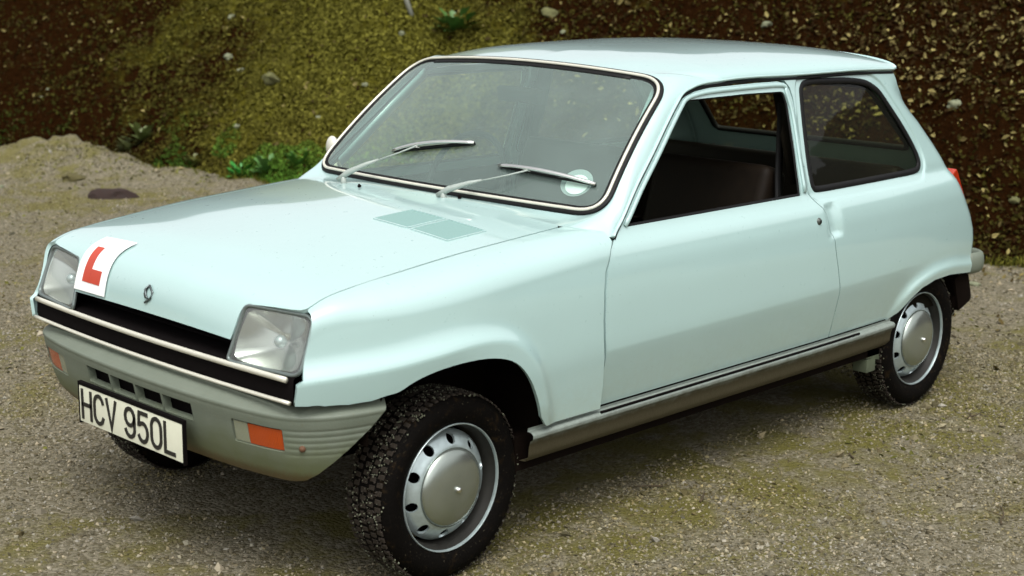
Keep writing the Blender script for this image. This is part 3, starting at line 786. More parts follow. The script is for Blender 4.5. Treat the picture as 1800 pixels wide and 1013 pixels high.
# ---- bonnet furniture: emblem, learner plate, vents, washer jets
def hood_pt(s, y, off=0):
    e = 1e-3; s = np.atleast_1d(np.asarray(s, float)); y = np.atleast_1d(np.asarray(y, float))
    X = f_hood(s, y); n = np.cross(f_hood(s+e, y)-X, f_hood(s, y+e)-X); n /= np.linalg.norm(n, axis=1)[:, None]
    n = np.where((n[:, 0:1]*-.3+n[:, 2:3]) < 0, -n, n); return X+n*off
def find_s(y, z, lo_=6.0, hi_=10.0):
    ss_ = np.linspace(lo_, hi_, 400); X = f_hood(ss_, np.full(400, y)); return float(ss_[np.argmin(abs(X[:, 2]-z))])
def patch(name, s0, s1, y0, y1, mat, parent, off=.003, ns=16, ny=8, th=.0015):
    S = np.linspace(s0, s1, ns); Y = np.linspace(y0, y1, ny); V = []; F = []
    for o_ in (off, off-th):
        for s in S:
            V += hood_pt(np.full(ny, s), Y, o_).tolist()
    for i in range(ns-1):
        for j in range(ny-1):
            a = i*ny+j; F.append((a, a+1, a+ny+1, a+ny)); b = ns*ny+a; F.append((b, b+ny, b+ny+1, b+1))
    for i in range(ns-1):
        for j in (0, ny-1): a = i*ny+j; F.append((a, a+ny, a+ny+ns*ny, a+ns*ny))
    for j in range(ny-1):
        for i in (0, ns-1): a = i*ny+j; F.append((a, a+1, a+1+ns*ny, a+ns*ny))
    bm = bmesh.new(); vv = [bm.verts.new(v) for v in V]
    for f in F: bm.faces.new([vv[k] for k in f])
    bmesh.ops.recalc_face_normals(bm, faces=bm.faces[:])
    return bm_obj(name, bm, mat, parent, auto=40)
lp = patch('learner_plate', 5.22, 9.80, .215, .385, M['white'], car, off=.006, ns=24)
# red letter L, reading upright from the front
patch('letter', 6.3, 9.15, .306, .345, M['red'], lp, off=.0075, ns=20, ny=3, th=.001)
patch('letter', 8.15, 9.15, .248, .3055, M['red'], lp, off=.0075, ns=6, ny=4, th=.001)
# maker's emblem: a slim open lozenge in dark metal
bm = bmesh.new(); sE, sF = find_s(0, .785), find_s(0, .738); sm_ = (sE+sF)/2; hs = (sF-sE)/2
loz = [(-1, .010), (-.25, -.016), (.35, -.006), (1.0, .012)]
pts = [hood_pt(sm_+hs*a, b, .004)[0] for a, b in ((-1, .000), (-.35, -.020), (.35, -.016), (1, .008))]
add_tube(bm, pts, .0030, seg=6)
pts = [hood_pt(sm_+hs*a, b, .004)[0] for a, b in ((-1, .000), (-.4, .017), (.15, .012), (.45, -.002))]
add_tube(bm, pts, .0030, seg=6)
pts = [hood_pt(sm_+hs*a, b, .004)[0] for a, b in ((-.6, .012), (0, .012), (.45, .004))]
add_tube(bm, pts, .0045, seg=6)
bmesh.ops.recalc_face_normals(bm, faces=bm.faces[:]); bm_obj('emblem', bm, simple('dull_emblem_metal', (.10, .12, .12), .35, metal=.6), hood)
def s_of_x(x, y):
    ss_ = np.linspace(0, 4, 400); X = f_hood(ss_, np.full(400, y)); return float(ss_[np.argmin(abs(X[:, 0]-x))])
for (y0, y1) in ((-.205, -.352), (-.368, -.520)):
    s0, s1 = s_of_x(.290, y0), s_of_x(.142, y0)
    for (a_, b_, c_, d_) in ((s0, s1, y0+.002, y0-.002), (s0, s1, y1+.002, y1-.002), (s0-.01, s0+.01, y0, y1), (s1-.01, s1+.01, y0, y1)): patch('vent_frame', a_, b_, c_, d_, M['paint'], hood, off=.0035, ns=5, ny=4, th=.003)
    vt = patch('bonnet_vent', s0, s1, y0, y1, M['ventgrey'], hood, off=.0012, ns=6, ny=5, th=.001)

# ---- wipers
def ws_point(px, s, off): X, n = on_ws([(px, s)], off); return X[0]
def wiper(piv, tip_a, tip_b, mid):
    """piv on the scuttle; blade from tip_a to tip_b given in windscreen (p, q) metres"""
    w = empty('wiper', (0, 0, 0), car)
    bm = bmesh.new(); pv = Vector(piv); mid = (tip_a[0]*.58+tip_b[0]*.42, tip_a[1]*.58+tip_b[1]*.42)
    A, B, Mi = [Vector(ws_point(*q, .016)) for q in (tip_a, tip_b, mid)]
    up = (Mi-pv).normalized()
    # pivot boss and tapered arm
    add_tube(bm, [pv+Vector((.004, 0, -.03)), pv+Vector((0, 0, .012))], .010, seg=12)
    add_tube(bm, [pv+Vector((0, 0, .008))-up*.02, pv+up*.02+Vector((-.002, 0, .018)), pv+up*.085+Vector((0, 0, .020)), pv+up*.13+Vector((0, 0, .018))], [.008, .0105, .0075, .0035], seg=10)
    bmesh.ops.recalc_face_normals(bm, faces=bm.faces[:]); bm_obj('arm_boss', bm, M['wipergrey'], w)
    bm = bmesh.new(); add_tube(bm, [pv+up*.11+Vector((0, 0, .018)), pv.lerp(Mi, .7)+Vector((0, 0, .012)), Mi+Vector((0, 0, .010))], .0028, seg=8)
    bmesh.ops.recalc_face_normals(bm, faces=bm.faces[:]); bm_obj('wiper_arm', bm, M['wipergrey'], w)
    # bright bridge, bowed above a black rubber
    X, n = on_ws([(tip_a[0]+(tip_b[0]-tip_a[0])*t, tip_a[1]+(tip_b[1]-tip_a[1])*t) for t in np.linspace(0, 1, 15)], 0)
    h = [.010+.020*(1-(2*t-1)**2) for t in np.linspace(0, 1, 15)]
    br = [tuple(X[i]+n[i]*h[i]) for i in range(15)]
    bm = bmesh.new(); add_tube(bm, br, 0, seg=8, flat=(.0065, .0045), up=[tuple(v) for v in n])
    for a in (3, 11):
        add_tube(bm, [tuple(X[a-2]+n[a-2]*.010), br[a], tuple(X[a+2]+n[a+2]*.010)], .0025, seg=6)
    bmesh.ops.recalc_face_normals(bm, faces=bm.faces[:]); bm_obj('wiper_blade', bm, M['chrome'], w)
    bm = bmesh.new(); add_tube(bm, [tuple(X[i]+n[i]*.006) for i in range(15)], 0, seg=4, flat=(.004, .009), up=[tuple(v) for v in n]); bm_obj('wiper_rubber', bm, M['rubber'], w)
    return w
def pq(x, y, z):
    """nearest windscreen parameter to a point"""
    best = None; p, q = y, .2
    for _ in range(40):
        X = f_ws(np.array([p, p+1e-3, p]), np.array([q, q, q+1e-3])); r = np.array([x, y, z])-X[0]
        J = np.stack([(X[1]-X[0])/1e-3, (X[2]-X[0])/1e-3], 1); d = np.linalg.lstsq(J, r, rcond=None)[0]; p += d[0]; q += d[1]
    return (p, q)
wiper((.470, .335, .948), pq(.646, .261, 1.019), pq(.696, -.081, 1.064), None)
wiper((.482, -.135, .948), pq(.648, -.232, 1.020), pq(.655, -.600, 1.032), None)
for (x, y) in ((.435, .21), (.505, -.185)):
    bm = bmesh.new(); add_tube(bm, [(x, y, float(top_z(x, y))-.01), (x, y, float(top_z(x, y))+.006), (x-.002, y, float(top_z(x, y))+.010)], [.006, .006, .003], seg=10)
    bmesh.ops.recalc_face_normals(bm, faces=bm.faces[:]); bm_obj('washer_jet', bm, M['black'], surround)

# ---- front bumper
BP = np.array([(-.236, .722), (-.30, .712), (-.37, .694), (-.43, .663), (-.475, .620), (-.502, .560), (-.522, .46), (-.537, .33), (-.546, .17), (-.549, 0)])
BPf = np.concatenate([BP*[1, -1], (BP*[1, 1])[::-1][1:]]); BPf = np.array(catmull(BPf, 6, False))
bL = np.concatenate([[0], np.cumsum(np.linalg.norm(np.diff(BPf, axis=0), axis=1))]); bL -= bL[-1]/2; U1 = bL[-1]
bxs, bys = crom(bL, BPf[:, 0]), crom(bL, BPf[:, 1])
boff = crom([.33, .355, .375, .41, .45, .50, .535, .549, .557, .566, .573, .577], [-.088, -.064, -.047, -.030, -.0175, -.0075, -.001, -.0005, -.012, -.026, -.040, -.052])
def f_bump(u, v):
    e = 1e-3; tx, ty = bxs(u+e)-bxs(u-e), bys(u+e)-bys(u-e); l = np.hypot(tx, ty); nx, ny = -ty/l, tx/l
    sgn = np.where(nx*(bxs(u)-1.0)+ny*bys(u) < 0, -1, 1); nx, ny = nx*sgn, ny*sgn
    o = boff(v)
    ribs = 0
    au = np.abs(u); g = sstep(U1-.33, U1-.27, au)*sstep(U1-.02, U1-.05, au)
    for zr in (.440, .457, .474, .491, .508): ribs = ribs+np.exp(-((v-zr)/.0032)**2)
    o = o-.0013*ribs*g
    return np.stack([bxs(u)+nx*o, bys(u)+ny*o, v], -1)
def u_of_y(y): i = np.argsort(BPf[:, 1]); return float(np.interp(y, BPf[i, 1], bL[i]))
ue = U1
half = [(0, .352), (u_of_y(.35), .353), (u_of_y(.55), .356), (ue-.30, .358), (ue-.245, .364), (ue-.205, .385), (ue-.165, .415), (ue-.11, .460), (ue-.06, .503), (ue-.022, .545), (ue-.008, .566), (ue-.02, .577), (ue-.2, .577), (u_of_y(.5), .577), (0, .577)]
bump_poly = half+[(-u, v) for u, v in half[::-1][1:-1]]
slots = [(u_of_y(a), u_of_y(b)) for a, b in ((-.262, -.136), (-.126, -.005), (.005, .126), (.136, .262))]
H = [[(a, .470), (b, .470), (b, .519), (a, .519)] for a, b in slots]
ind = [round_poly([(u_of_y(s*.420), .448), (u_of_y(s*.590), .448), (u_of_y(s*.590), .512), (u_of_y(s*.420), .512)][::s], .006, 3) for s in (1, -1)]
bumper = panel('front_bumper', bump_poly, f_bump, .011, M['bumper'], car, holes=H+ind, flip=True, lip=.022, grid=.0062)
bumper_in = grid_surface('bumper_backing', lambda u, v: f_bump(u, v)*[1, .985, 1]+np.array([.028, 0, 0]), np.linspace(-ue+.25, ue-.25, 40), np.linspace(.37, .565, 8), M['black'], bumper)
for s in (1, -1):
    for (ya, yb, nm, mt) in ((.424, .474, 'side_light', 'clearlens'), (.476, .586, 'indicator_lamp', 'orange')):
        us_ = np.linspace(u_of_y(s*ya), u_of_y(s*yb), 7); vs_ = np.linspace(.452, .508, 5); V = []; F = []
        for dpt in (-.004, -.02):
            for u in us_:
                for v in vs_:
                    p = f_bump(np.array([u]), np.array([v]))[0]; e = np.array([p[0]-1.0, p[1]*.6, 0]); e /= np.linalg.norm(e); V.append(p+e*dpt)
        n5 = 5; n7 = 7
        for i in range(n7-1):
            for j in range(n5-1): a = i*n5+j; F.append((a, a+1, a+n5+1, a+n5))
        for i in range(n7-1):
            for j in (0, n5-1): a = i*n5+j; F.append((a, a+n5, a+n5+35, a+35))
        for j in range(n5-1):
            for i in (0, n7-1): a = i*n5+j; F.append((a, a+1, a+36, a+35))
        bm = bmesh.new(); vv = [bm.verts.new(v) for v in V]
        for f in F: bm.faces.new([vv[k] for k in f])
        bmesh.ops.recalc_face_normals(bm, faces=bm.faces[:]); bm_obj(nm, bm, M[mt], bumper, auto=40)
# rusty bolt on the corner
for s in (1, -1):
    p = f_bump(np.array([s*-1*abs(u_of_y(.635))]), np.array([.462]))[0]
    bm = bmesh.new(); bmesh.ops.create_uvsphere(bm, u_segments=10, v_segments=6, radius=.009); o = bm_obj('bolt_head', bm, simple('rusty_bolt', (.10, .045, .02), .8), bumper); o.location = tuple(p)

# ---- number plate with raised characters
plate = empty('number_plate', (-.5640, 0, .4145), bumper)
bm = bmesh.new(); add_box(bm, (0, 0, 0), (.004, .520, .108), bev=.0015); bm_obj('plate_panel', bm, M['plate'], plate, auto=40)
bm = bmesh.new()
for (c, s) in (((.003, 0, .058), (.012, .532, .010)), ((.003, -.2635, 0), (.010, .006, .122)), ((.003, .2635, 0), (.010, .006, .122))): add_box(bm, c, s)
add_box(bm, (.012, 0, 0), (.012, .50, .09))
bm_obj('plate_holder', bm, M['black'], plate, smooth=False)
def arc(cx, cy, rx, ry, a0, a1, n=14): return [(cx+rx*math.cos(math.radians(a0+(a1-a0)*k/n)), cy+ry*math.sin(math.radians(a0+(a1-a0)*k/n))) for k in range(n+1)]
GW, GH = .046, .080       # glyph cell between stroke centres
GLY = {
 'H': [[(0, 0), (0, 1)], [(1, 0), (1, 1)], [(0, .5), (1, .5)]],
 'C': [arc(.5, .68, .5, .32, 20, 180)+arc(.5, .32, .5, .32, 180, 340)],
 'V': [[(0, 1), (.5, 0), (1, 1)]],
 '9': [arc(.5, .70, .5, .30, 0, 360), [(1, .70), (1, .32)]+arc(.5, .30, .5, .30, 0, -160)],
 '5': [[(.95, 1), (.12, 1), (.05, .58)]+arc(.48, .33, .50, .33, 130, -150)],
 '0': [arc(.5, .68, .5, .32, 0, 180)+arc(.5, .32, .5, .32, 180, 360)+[(1, .68)]],
 'L': [[(0, 1), (0, 0), (.95, 0)]],
}
def stroke_mesh(name, lines, ox, w, parent):
    V, F = [], []
    for ln in lines:
        P = [np.array([ox+x*GW, -GH/2+y*GH]) for x, y in ln]; n = len(P); closed = np.linalg.norm(P[0]-P[-1]) < 1e-6
        L_, R_ = [], []
        for i in range(n):
            a = P[i-1] if i > 0 else (P[-2] if closed else P[i]); b = P[i+1] if i < n-1 else (P[1] if closed else P[i])
            d0 = P[i]-a; d1 = b-P[i]
            if np.linalg.norm(d0) < 1e-9: d0 = d1
            if np.linalg.norm(d1) < 1e-9: d1 = d0
            d0 = d0/np.linalg.norm(d0); d1 = d1/np.linalg.norm(d1); t = d0+d1; t /= np.linalg.norm(t); k = 1/max(.45, t@d0)
            nrm = np.array([-t[1], t[0]])*w/2*k; ext = np.array([0., 0.])
            if not closed and i == 0: ext = -d1*w*.4
            if not closed and i == n-1: ext = d0*w*.4
            L_.append(P[i]+nrm+ext); R_.append(P[i]-nrm+ext)
        o = len(V); m_ = len(L_)
        for dx in (-.0042, -.0018):
            for q in L_+R_: V.append((dx, -q[0], q[1]))
        for i in range(m_-1):
            F += [(o+i, o+i+1, o+m_+i+1, o+m_+i), (o+i, o+i+1, o+2*m_+i+1, o+2*m_+i), (o+m_+i, o+m_+i+1, o+3*m_+i+1, o+3*m_+i)]
        F += [(o, o+m_, o+3*m_, o+2*m_), (o+m_-1, o+2*m_-1, o+4*m_-1, o+3*m_-1)]
    bm = bmesh.new(); vv = [bm.verts.new(v) for v in V]
    for f in F:
        try: bm.faces.new([vv[k] for k in f])
        except ValueError: pass
    bmesh.ops.recalc_face_normals(bm, faces=bm.faces[:]); return bm_obj(name, bm, M['letter'], parent, smooth=False)
# seen from in front (from -x), reading left to right runs from +y to -y
xs_ = -.243
for ch in 'HCV 950L':
    if ch == ' ': xs_ += .030; continue
    stroke_mesh('letter' if ch.isalpha() else 'digit', GLY[ch], xs_, .0115, plate); xs_ += .0655

# ---- sills, wheel wells, floor
def f_sill(x, w):
    pr = np.array([(.724, .384), (.722, .374), (.738, .372), (.745, .366), (.744, .354), (.734, .347), (.729, .330), (.726, .300), (.715, .284), (.68, .280)])
    k = np.linspace(0, 1, len(pr)); y = np.interp(w, k, pr[:, 0]); z = np.interp(w, k, pr[:, 1])
    return np.stack([x, -(y-taper(x)*.8), z], -1)
for sd in (1, -1):
    s = grid_surface('sill', f_sill, np.linspace(.262, 2.20, 60), np.linspace(0, 1, 28), M['sill'], car, side=sd, flip=True)
    P = [tuple(v) for v in np.stack([np.linspace(.552, 1.95, 40), -sd*(.7405-taper(np.linspace(.552, 1.95, 40))*.8), np.full(40, .3735)], -1)]
    tube_obj('sill_gap_line', P, .0040, M['black'], s, seg=6)  # black tube drawn in for the dark groove above the sill strip
    # rear lower body tail of the sill and jacking bracket
    bm = bmesh.new(); add_box(bm, (2.16, -.665*sd, .255), (.16, .05, .05), Matrix.Rotation(math.radians(12), 4, 'Y'), .01); add_box(bm, (2.12, -.66*sd, .215), (.06, .06, .05), None, .006)
    bm_obj('jacking_bracket', bm, M['bracket'], car, auto=40)
def well(x0, x1, ztop, sd, yo=.70):
    bm = bmesh.new(); yi = .48
    prof = [(x0, .30 if x0 > 1 else .45), (x0, ztop-.12), (x0+.07, ztop-.02), (x0+.2, ztop+.03), (x1-.2, ztop+.03), (x1-.07, ztop-.02), (x1, ztop-.12), (x1, .30)]
    a = [bm.verts.new((x, -yo*sd+.0*x, z)) for x, z in prof]; b = [bm.verts.new((x, -yi*sd, z)) for x, z in prof]
    for i in range(len(prof)-1): bm.faces.new((a[i], a[i+1], b[i+1], b[i]))
    bm.faces.new(b)
    bmesh.ops.recalc_face_normals(bm, faces=bm.faces[:]); return bm_obj('wheel_well', bm, M['under'], car, smooth=False)
for sd in (1, -1):
    well(-.30, .33, .62, sd); well(2.14, 2.75, .50, sd, .672)
bm = bmesh.new()
add_box(bm, (1.22, 0, .30), (1.95, 1.38, .10)); add_box(bm, (0, 0, .49), (.60, .92, .30)); add_box(bm, (2.45, 0, .38), (.74, .92, .20)); add_box(bm, (-.40, 0, .52), (.10, 1.1, .16)); add_box(bm, (2.78, 0, .45), (.16, 1.2, .22))
bm_obj('underbody', bm, M['under'], car, smooth=False)
bm = bmesh.new(); add_box(bm, (.08, 0, .62), (.82, 1.0, .22)); bm_obj('engine_bay', bm, M['black'], car, smooth=False)
# rear bumper: bright grey bar with returned ends
bm = bmesh.new(); rb = [(2.80, -.690), (2.86, -.700), (2.905, -.680), (2.93, -.60), (2.945, -.3), (2.95, 0)]
rb = rb+[(x, -y) for x, y in rb[::-1][1:]]; rb = catmull(rb, 4, False)
add_tube(bm, [(x, y, .505) for x, y in rb], 0, seg=12, flat=(.016, .042)); bmesh.ops.recalc_face_normals(bm, faces=bm.faces[:]); bm_obj('rear_bumper', bm, M['bumper'], car)
for sd in (1, -1):
    bm = bmesh.new(); add_box(bm, (2.80, -.60*sd, .40), (.11, .16, .15), Matrix.Rotation(math.radians(-20), 4, 'Y'), .02); bm_obj('mud_flap', bm, M['under'], car, auto=40)

# ---- wheels
def make_wheel():
    w = empty('wheel', (0, 0, 0), car)
    # tyre, axial 0 = outer rim lip, +y inward
    R0 = .264; prof = [(.176, .004), (.181, -.002), (.190, -.0075), (.203, -.0125), (.218, -.015), (.232, -.013), (.244, -.006), (.252, .003), (.258, .012), (.2605, .022), (.262, .04), (.2625, .065), (.262, .09), (.2605, .108), (.258, .118), (.252, .127), (.244, .136), (.225, .144), (.20, .142), (.178, .134)]
    bm = bmesh.new(); add_lathe(bm, prof, 96)
    ty = bm_obj('tyre', bm, M['tyre'], w)
    # raised tread blocks: shoulder lugs and centre ribs
    bm = bmesh.new(); nb = 74
    for k in range(nb):
        a = 2*math.pi*k/nb; c, s = math.cos(a), math.sin(a)
        for (h, wd, ar, sk) in ((.011, .020, .60, 0), (.036, .020, .62, .5), (.065, .022, .62, 0), (.094, .020, .62, .5), (.119, .020, .60, 0)):
            da = 2*math.pi/nb*ar/2; aa = a+sk*2*math.pi/nb; r0 = .257 if h in (.011, .119) else .2600; r1 = R0 if h not in (.011, .119) else .2615
            vs_ = []
            tw = random.uniform(-.10, .10)
            for (rr, sc_) in ((r0, 1), (r1, .86)):
                for (sa, sh) in ((-1, -1), (1, -1), (1, 1), (-1, 1)):
                    an = aa+da*sa*sc_+sh*tw*.03; vs_.append(bm.verts.new((rr*math.cos(an), h+sh*wd/2*sc_, rr*math.sin(an))))
            for f in ((4, 5, 6, 7), (0, 1, 5, 4), (1, 2, 6, 5), (2, 3, 7, 6), (3, 0, 4, 7)): bm.faces.new([vs_[i] for i in f])
    bmesh.ops.recalc_face_normals(bm, faces=bm.faces[:])
    # clods and grit caught on the tread
    for k in range(900):
        a = random.uniform(0, 2*math.pi); h = random.uniform(-.004, .135); r = .2625-max(0, (.02-h))*.25-max(0, (h-.11))*.25; q = random.uniform(.0012, .0042)
        m_ = Matrix.Translation((r*math.cos(a), h, r*math.sin(a))) @ Euler((random.random()*3, random.random()*3, 0)).to_matrix().to_4x4() @ Matrix.Diagonal((q*1.3, q, q*.8, 1))
        g = bmesh.ops.create_icosphere(bm, subdivisions=0 if False else 1, radius=1.0) if k < 0 else bmesh.ops.create_cone(bm, segments=4, radius1=1, radius2=.4, depth=1.4, cap_ends=True)
        bmesh.ops.transform(bm, matrix=m_, verts=g['verts'])
    gb = bmesh.new()
    for k in range(1500):
        a = random.uniform(0, 2*math.pi); h = random.uniform(-.010, .138); r = .2640-max(0, (.02-h))*.30-max(0, (h-.11))*.25; q = random.uniform(.0008, .0030)
        if mnoise.noise(Vector((math.cos(a)*5, h*30, math.sin(a)*5))) < -.15: continue
        m_ = Matrix.Translation((r*math.cos(a), h, r*math.sin(a))) @ Euler((random.random()*3, random.random()*3, 0)).to_matrix().to_4x4() @ Matrix.Diagonal((q*1.3, q, q*.8, 1))
        g = bmesh.ops.create_cone(gb, segments=4, radius1=1, radius2=.4, depth=1.4, cap_ends=True); bmesh.ops.transform(gb, matrix=m_, verts=g['verts'])
    tag(bm_obj('tread_grit', gb, M['grit'], ty, smooth=False), kind='stuff')
    tb = bm_obj('tread', bm, M['tread'], ty, smooth=False); tag(tb, kind='stuff')
    # steel rim
    bm = bmesh.new()
    lipp = [(.176, .006), (.1795, .001), (.1800, -.003), (.1782, -.0050), (.1765, -.0045), (.1752, -.001), (.1750, .004)]
    add_lathe(bm, lipp, 72); bmesh.ops.recalc_face_normals(bm, faces=bm.faces[:]); rim = bm_obj('rim', bm, M['wheelpaint'], w, auto=50)
    bm = bmesh.new(); add_lathe(bm, [(.1751, .004), (.174, .012), (.170, .022), (.166, .034), (.164, .075)], 64); bm_obj('rim_well', bm, M['rimdark'], rim)
    # disc with ten round vent holes: panel in polar coordinates
    dprof = crom([.085, .100, .109, .118, .130, .145, .1560], [.030, .010, .0055, .0075, .0150, .0260, .0420])
    def f_disc(x, z):
        r = np.hypot(x, z); return np.stack([x, dprof(r), z], -1)
    outer = [(.1555*math.cos(2*math.pi*k/60), .1555*math.sin(2*math.pi*k/60)) for k in range(60)]
    inner = [(.088*math.cos(2*math.pi*k/40), .088*math.sin(2*math.pi*k/40)) for k in range(40)]
    hs_ = []
    for k in range(10):
        a = 2*math.pi*(k+.35)/10; cx, cz = .1345*math.cos(a), .1345*math.sin(a)
        hs_.append([(cx+.0148*math.cos(2*math.pi*j/14), cz+.0148*math.sin(2*math.pi*j/14)) for j in range(14)])
    d = panel('rim_disc', outer, f_disc, .009, M['wheelpaint'], rim, holes=[inner]+hs_, flip=False, lip=.007)
    bm = bmesh.new(); add_lathe(bm, [(.150, .058), (.08, .050), (.001, .050)], 32); bm_obj('brake_backing', bm, M['black'], rim)
    # domed hub cap with central screw and its dark gap
    bm = bmesh.new(); add_lathe(bm, [(.0001, -.024), (.02, -.0238), (.045, -.0225), (.070, -.0195), (.092, -.0135), (.104, -.0075), (.1105, -.001), (.1120, .005), (.108, .014)], 64)
    bmesh.ops.recalc_face_normals(bm, faces=bm.faces[:]); cap = bm_obj('hub_cap', bm, M['cap'], w, auto=50)
    bm = bmesh.new(); add_lathe(bm, [(.0001, -.034), (.006, -.0335), (.0085, -.030), (.0085, -.021)], 16); bmesh.ops.recalc_face_normals(bm, faces=bm.faces[:]); bm_obj('cap_screw', bm, M['chrome'], cap)
    return w
M['tread'] = simple('muddy_tread', (.018, .013, .008), .85, vscale=220, var=1.0, spec=.35)
def copy_tree(o, parent=None):
    c = o.copy(); COL.objects.link(c); c.parent = parent
    for ch in o.children[:]: copy_tree(ch, c)
    return c
M['grit'] = simple('pale_grit', (.11, .115, .075), .7, vscale=300, var=.9)
w0 = make_wheel()
WH = [((0, -.6915, .2655), 0, .02, 0), ((2.431, -.698, .2655), 0, 0, 1.1), ((0, .6915, .2655), math.pi, .02, 2.0), ((2.431, .698, .2655), math.pi, 0, .5)]
for i, (loc, rz, st, spin) in enumerate(WH):
    w = w0 if i == 0 else copy_tree(w0, car)
    w.location = loc; w.rotation_euler = (0, spin, rz+st); w.rotation_mode = 'XYZ'

# ---- door mirror on the far side
dm = empty('door_mirror', (0, 0, 0), doors[-1])
bm = bmesh.new(); bmesh.ops.create_uvsphere(bm, u_segments=16, v_segments=10, radius=1); bmesh.ops.transform(bm, matrix=Matrix.Translation((.80, .80, .985)) @ Matrix.Diagonal((.020, .030, .042, 1)), verts=bm.verts[:])
add_tube(bm, [(.80, .79, .96), (.77, .745, .915), (.765, .725, .895)], .008, seg=8)
bmesh.ops.recalc_face_normals(bm, faces=bm.faces[:])
bpy.data.objects.remove(dm); bm_obj('door_mirror', bm, M['alu'], doors[-1])

# ---- interior
bm = bmesh.new(); rows = [(.56, .925), (.66, .935), (.80, .925), (.86, .89), (.87, .80), (.80, .70), (.78, .55)]
g = [[bm.verts.new((x+(0 if i == 0 else -.02*abs(y)), y, z-.015*abs(y))) for x, z in rows] for i, y in enumerate(np.linspace(-.66, .66, 15))]
for a, b in zip(g, g[1:]):
    for k in range(len(rows)-1): bm.faces.new((a[k], a[k+1], b[k+1], b[k]))
bmesh.ops.recalc_face_normals(bm, faces=bm.faces[:]); bm_obj('dashboard', bm, M['trim'], car)
def arcp(c, r, tilt, n=28):
    R_ = Matrix.Rotation(tilt, 3, 'Y'); return [Vector(c)+R_ @ Vector((0, r*math.cos(2*math.pi*k/n), r*math.sin(2*math.pi*k/n))) for k in range(n)]
sw = empty('steering_wheel', (0, 0, 0), car); c = (1.02, .33, .885)
bm = bmesh.new(); add_tube(bm, arcp(c, .185, math.radians(22)), .0115, seg=10, closed=True); bmesh.ops.recalc_face_normals(bm, faces=bm.faces[:]); bm_obj('wheel_ring', bm, M['rubber'], sw)
bm = bmesh.new()
for a in (200, 340): v = Matrix.Rotation(math.radians(22), 3, 'Y') @ Vector((0, .18*math.cos(math.radians(a)), .18*math.sin(math.radians(a)))); add_tube(bm, [Vector(c)+Vector((-.03, 0, 0)), Vector(c)+v], .011, seg=6)
add_tube(bm, [Vector(c)+Vector((-.02, 0, 0)), (.80, .33, .79)], .02, seg=8); bm_obj('wheel_spokes', bm, M['rubber'], sw)
def soft_box(bm, c, s, rot=None, bev=.04):
    r = bmesh.ops.create_cube(bm, size=1.0); vs_ = r['verts']
    bmesh.ops.transform(bm, matrix=Matrix.Translation(c) @ (rot or Matrix.Identity(4)) @ Matrix.Diagonal((*s, 1)), verts=vs_)
    bmesh.ops.bevel(bm, geom=list({e for v in vs_ for e in v.link_edges}), offset=bev, segments=4, affect='EDGES', profile=.6)
for y in (-.33, .33):
    st = empty('front_seat', (0, 0, 0), car)
    bm = bmesh.new(); soft_box(bm, (1.28, y, .52), (.50, .50, .16)); bm_obj('seat_cushion', bm, M['seat'], st)
    bm = bmesh.new(); soft_box(bm, (1.56, y, .74), (.13, .50, .50), Matrix.Rotation(math.radians(18), 4, 'Y')); bm_obj('seat_back', bm, M['seat'], st)
st = empty('rear_seat', (0, 0, 0), car)
bm = bmesh.new(); soft_box(bm, (2.10, 0, .52), (.46, 1.20, .16)); bm_obj('seat_cushion', bm, M['seat'], st)
bm = bmesh.new(); soft_box(bm, (2.37, 0, .70), (.12, 1.20, .44), Matrix.Rotation(math.radians(16), 4, 'Y')); bm_obj('seat_back', bm, M['seat'], st)
bm = bmesh.new(); add_box(bm, (2.58, 0, .845), (.26, 1.14, .012)); bm_obj('parcel_shelf', bm, M['trim'], car, smooth=False)
bm = bmesh.new(); add_box(bm, (1.5, 0, .40), (2.2, 1.36, .06)); add_box(bm, (.62, 0, .62), (.04, 1.32, .48)); add_box(bm, (2.62, 0, .62), (.04, 1.22, .38)); bm_obj('cabin_floor', bm, M['trim'], car, smooth=False)
for sd in (1, -1):
    bm = bmesh.new()
    for (x0, x1, zt) in ((.64, 1.62, .872), (1.66, 2.55, .872)):
        V = []
        for x in np.linspace(x0, x1, 8):
            for z in (.40, .62, zt):
                V.append(bm.verts.new((x, -float(side_y0(np.array([x]), np.array([z]))[0]-.045)*sd, z)))
        for i in range(7):
            for j in range(2): bm.faces.new((V[i*3+j], V[i*3+j+1], V[(i+1)*3+j+1], V[(i+1)*3+j]))
    bm_obj('door_trim', bm, M['trim'], doors[sd], smooth=False)
# headlining under the roof and the rear-view mirror
grid_surface('headlining', lambda x, t: f_roof(x, t*.96)-[0, 0, .018], np.linspace(1.10, 2.30, 16), np.linspace(-1, 1, 21), M['lining'], roof, flip=True)
bm = bmesh.new(); soft_box(bm, (.955, 0.0, 1.225), (.022, .20, .052), Matrix.Rotation(math.radians(-10), 4, 'Y'), .01); add_tube(bm, [(.955, 0, 1.235), (.985, 0, 1.31)], .006, seg=6)
bm_obj('rear_view_mirror', bm, M['trim'], car)
for sd in (1, -1):
    bm = bmesh.new(); add_tube(bm, [(.70, -.635*sd, .955), (.86, -.60*sd, 1.10), (1.03, -.548*sd, 1.262)], 0, seg=6, flat=(.040, .008), up=[(-.3, -.8*sd, .5)]*3)
    bmesh.ops.recalc_face_normals(bm, faces=bm.faces[:]); bm_obj('pillar_trim', bm, M['paint'], surround)
for sd in (1, -1):
    bm = bmesh.new(); add_tube(bm, [(1.655, -.640*sd, .93), (1.66, -.585*sd, 1.10), (1.66, -.545*sd, 1.25)], 0, seg=6, flat=(.045, .008), up=[(0, -1*sd, .3)]*3)
    bmesh.ops.recalc_face_normals(bm, faces=bm.faces[:]); bm_obj('pillar_trim', bm, M['trim'], quarters[sd])
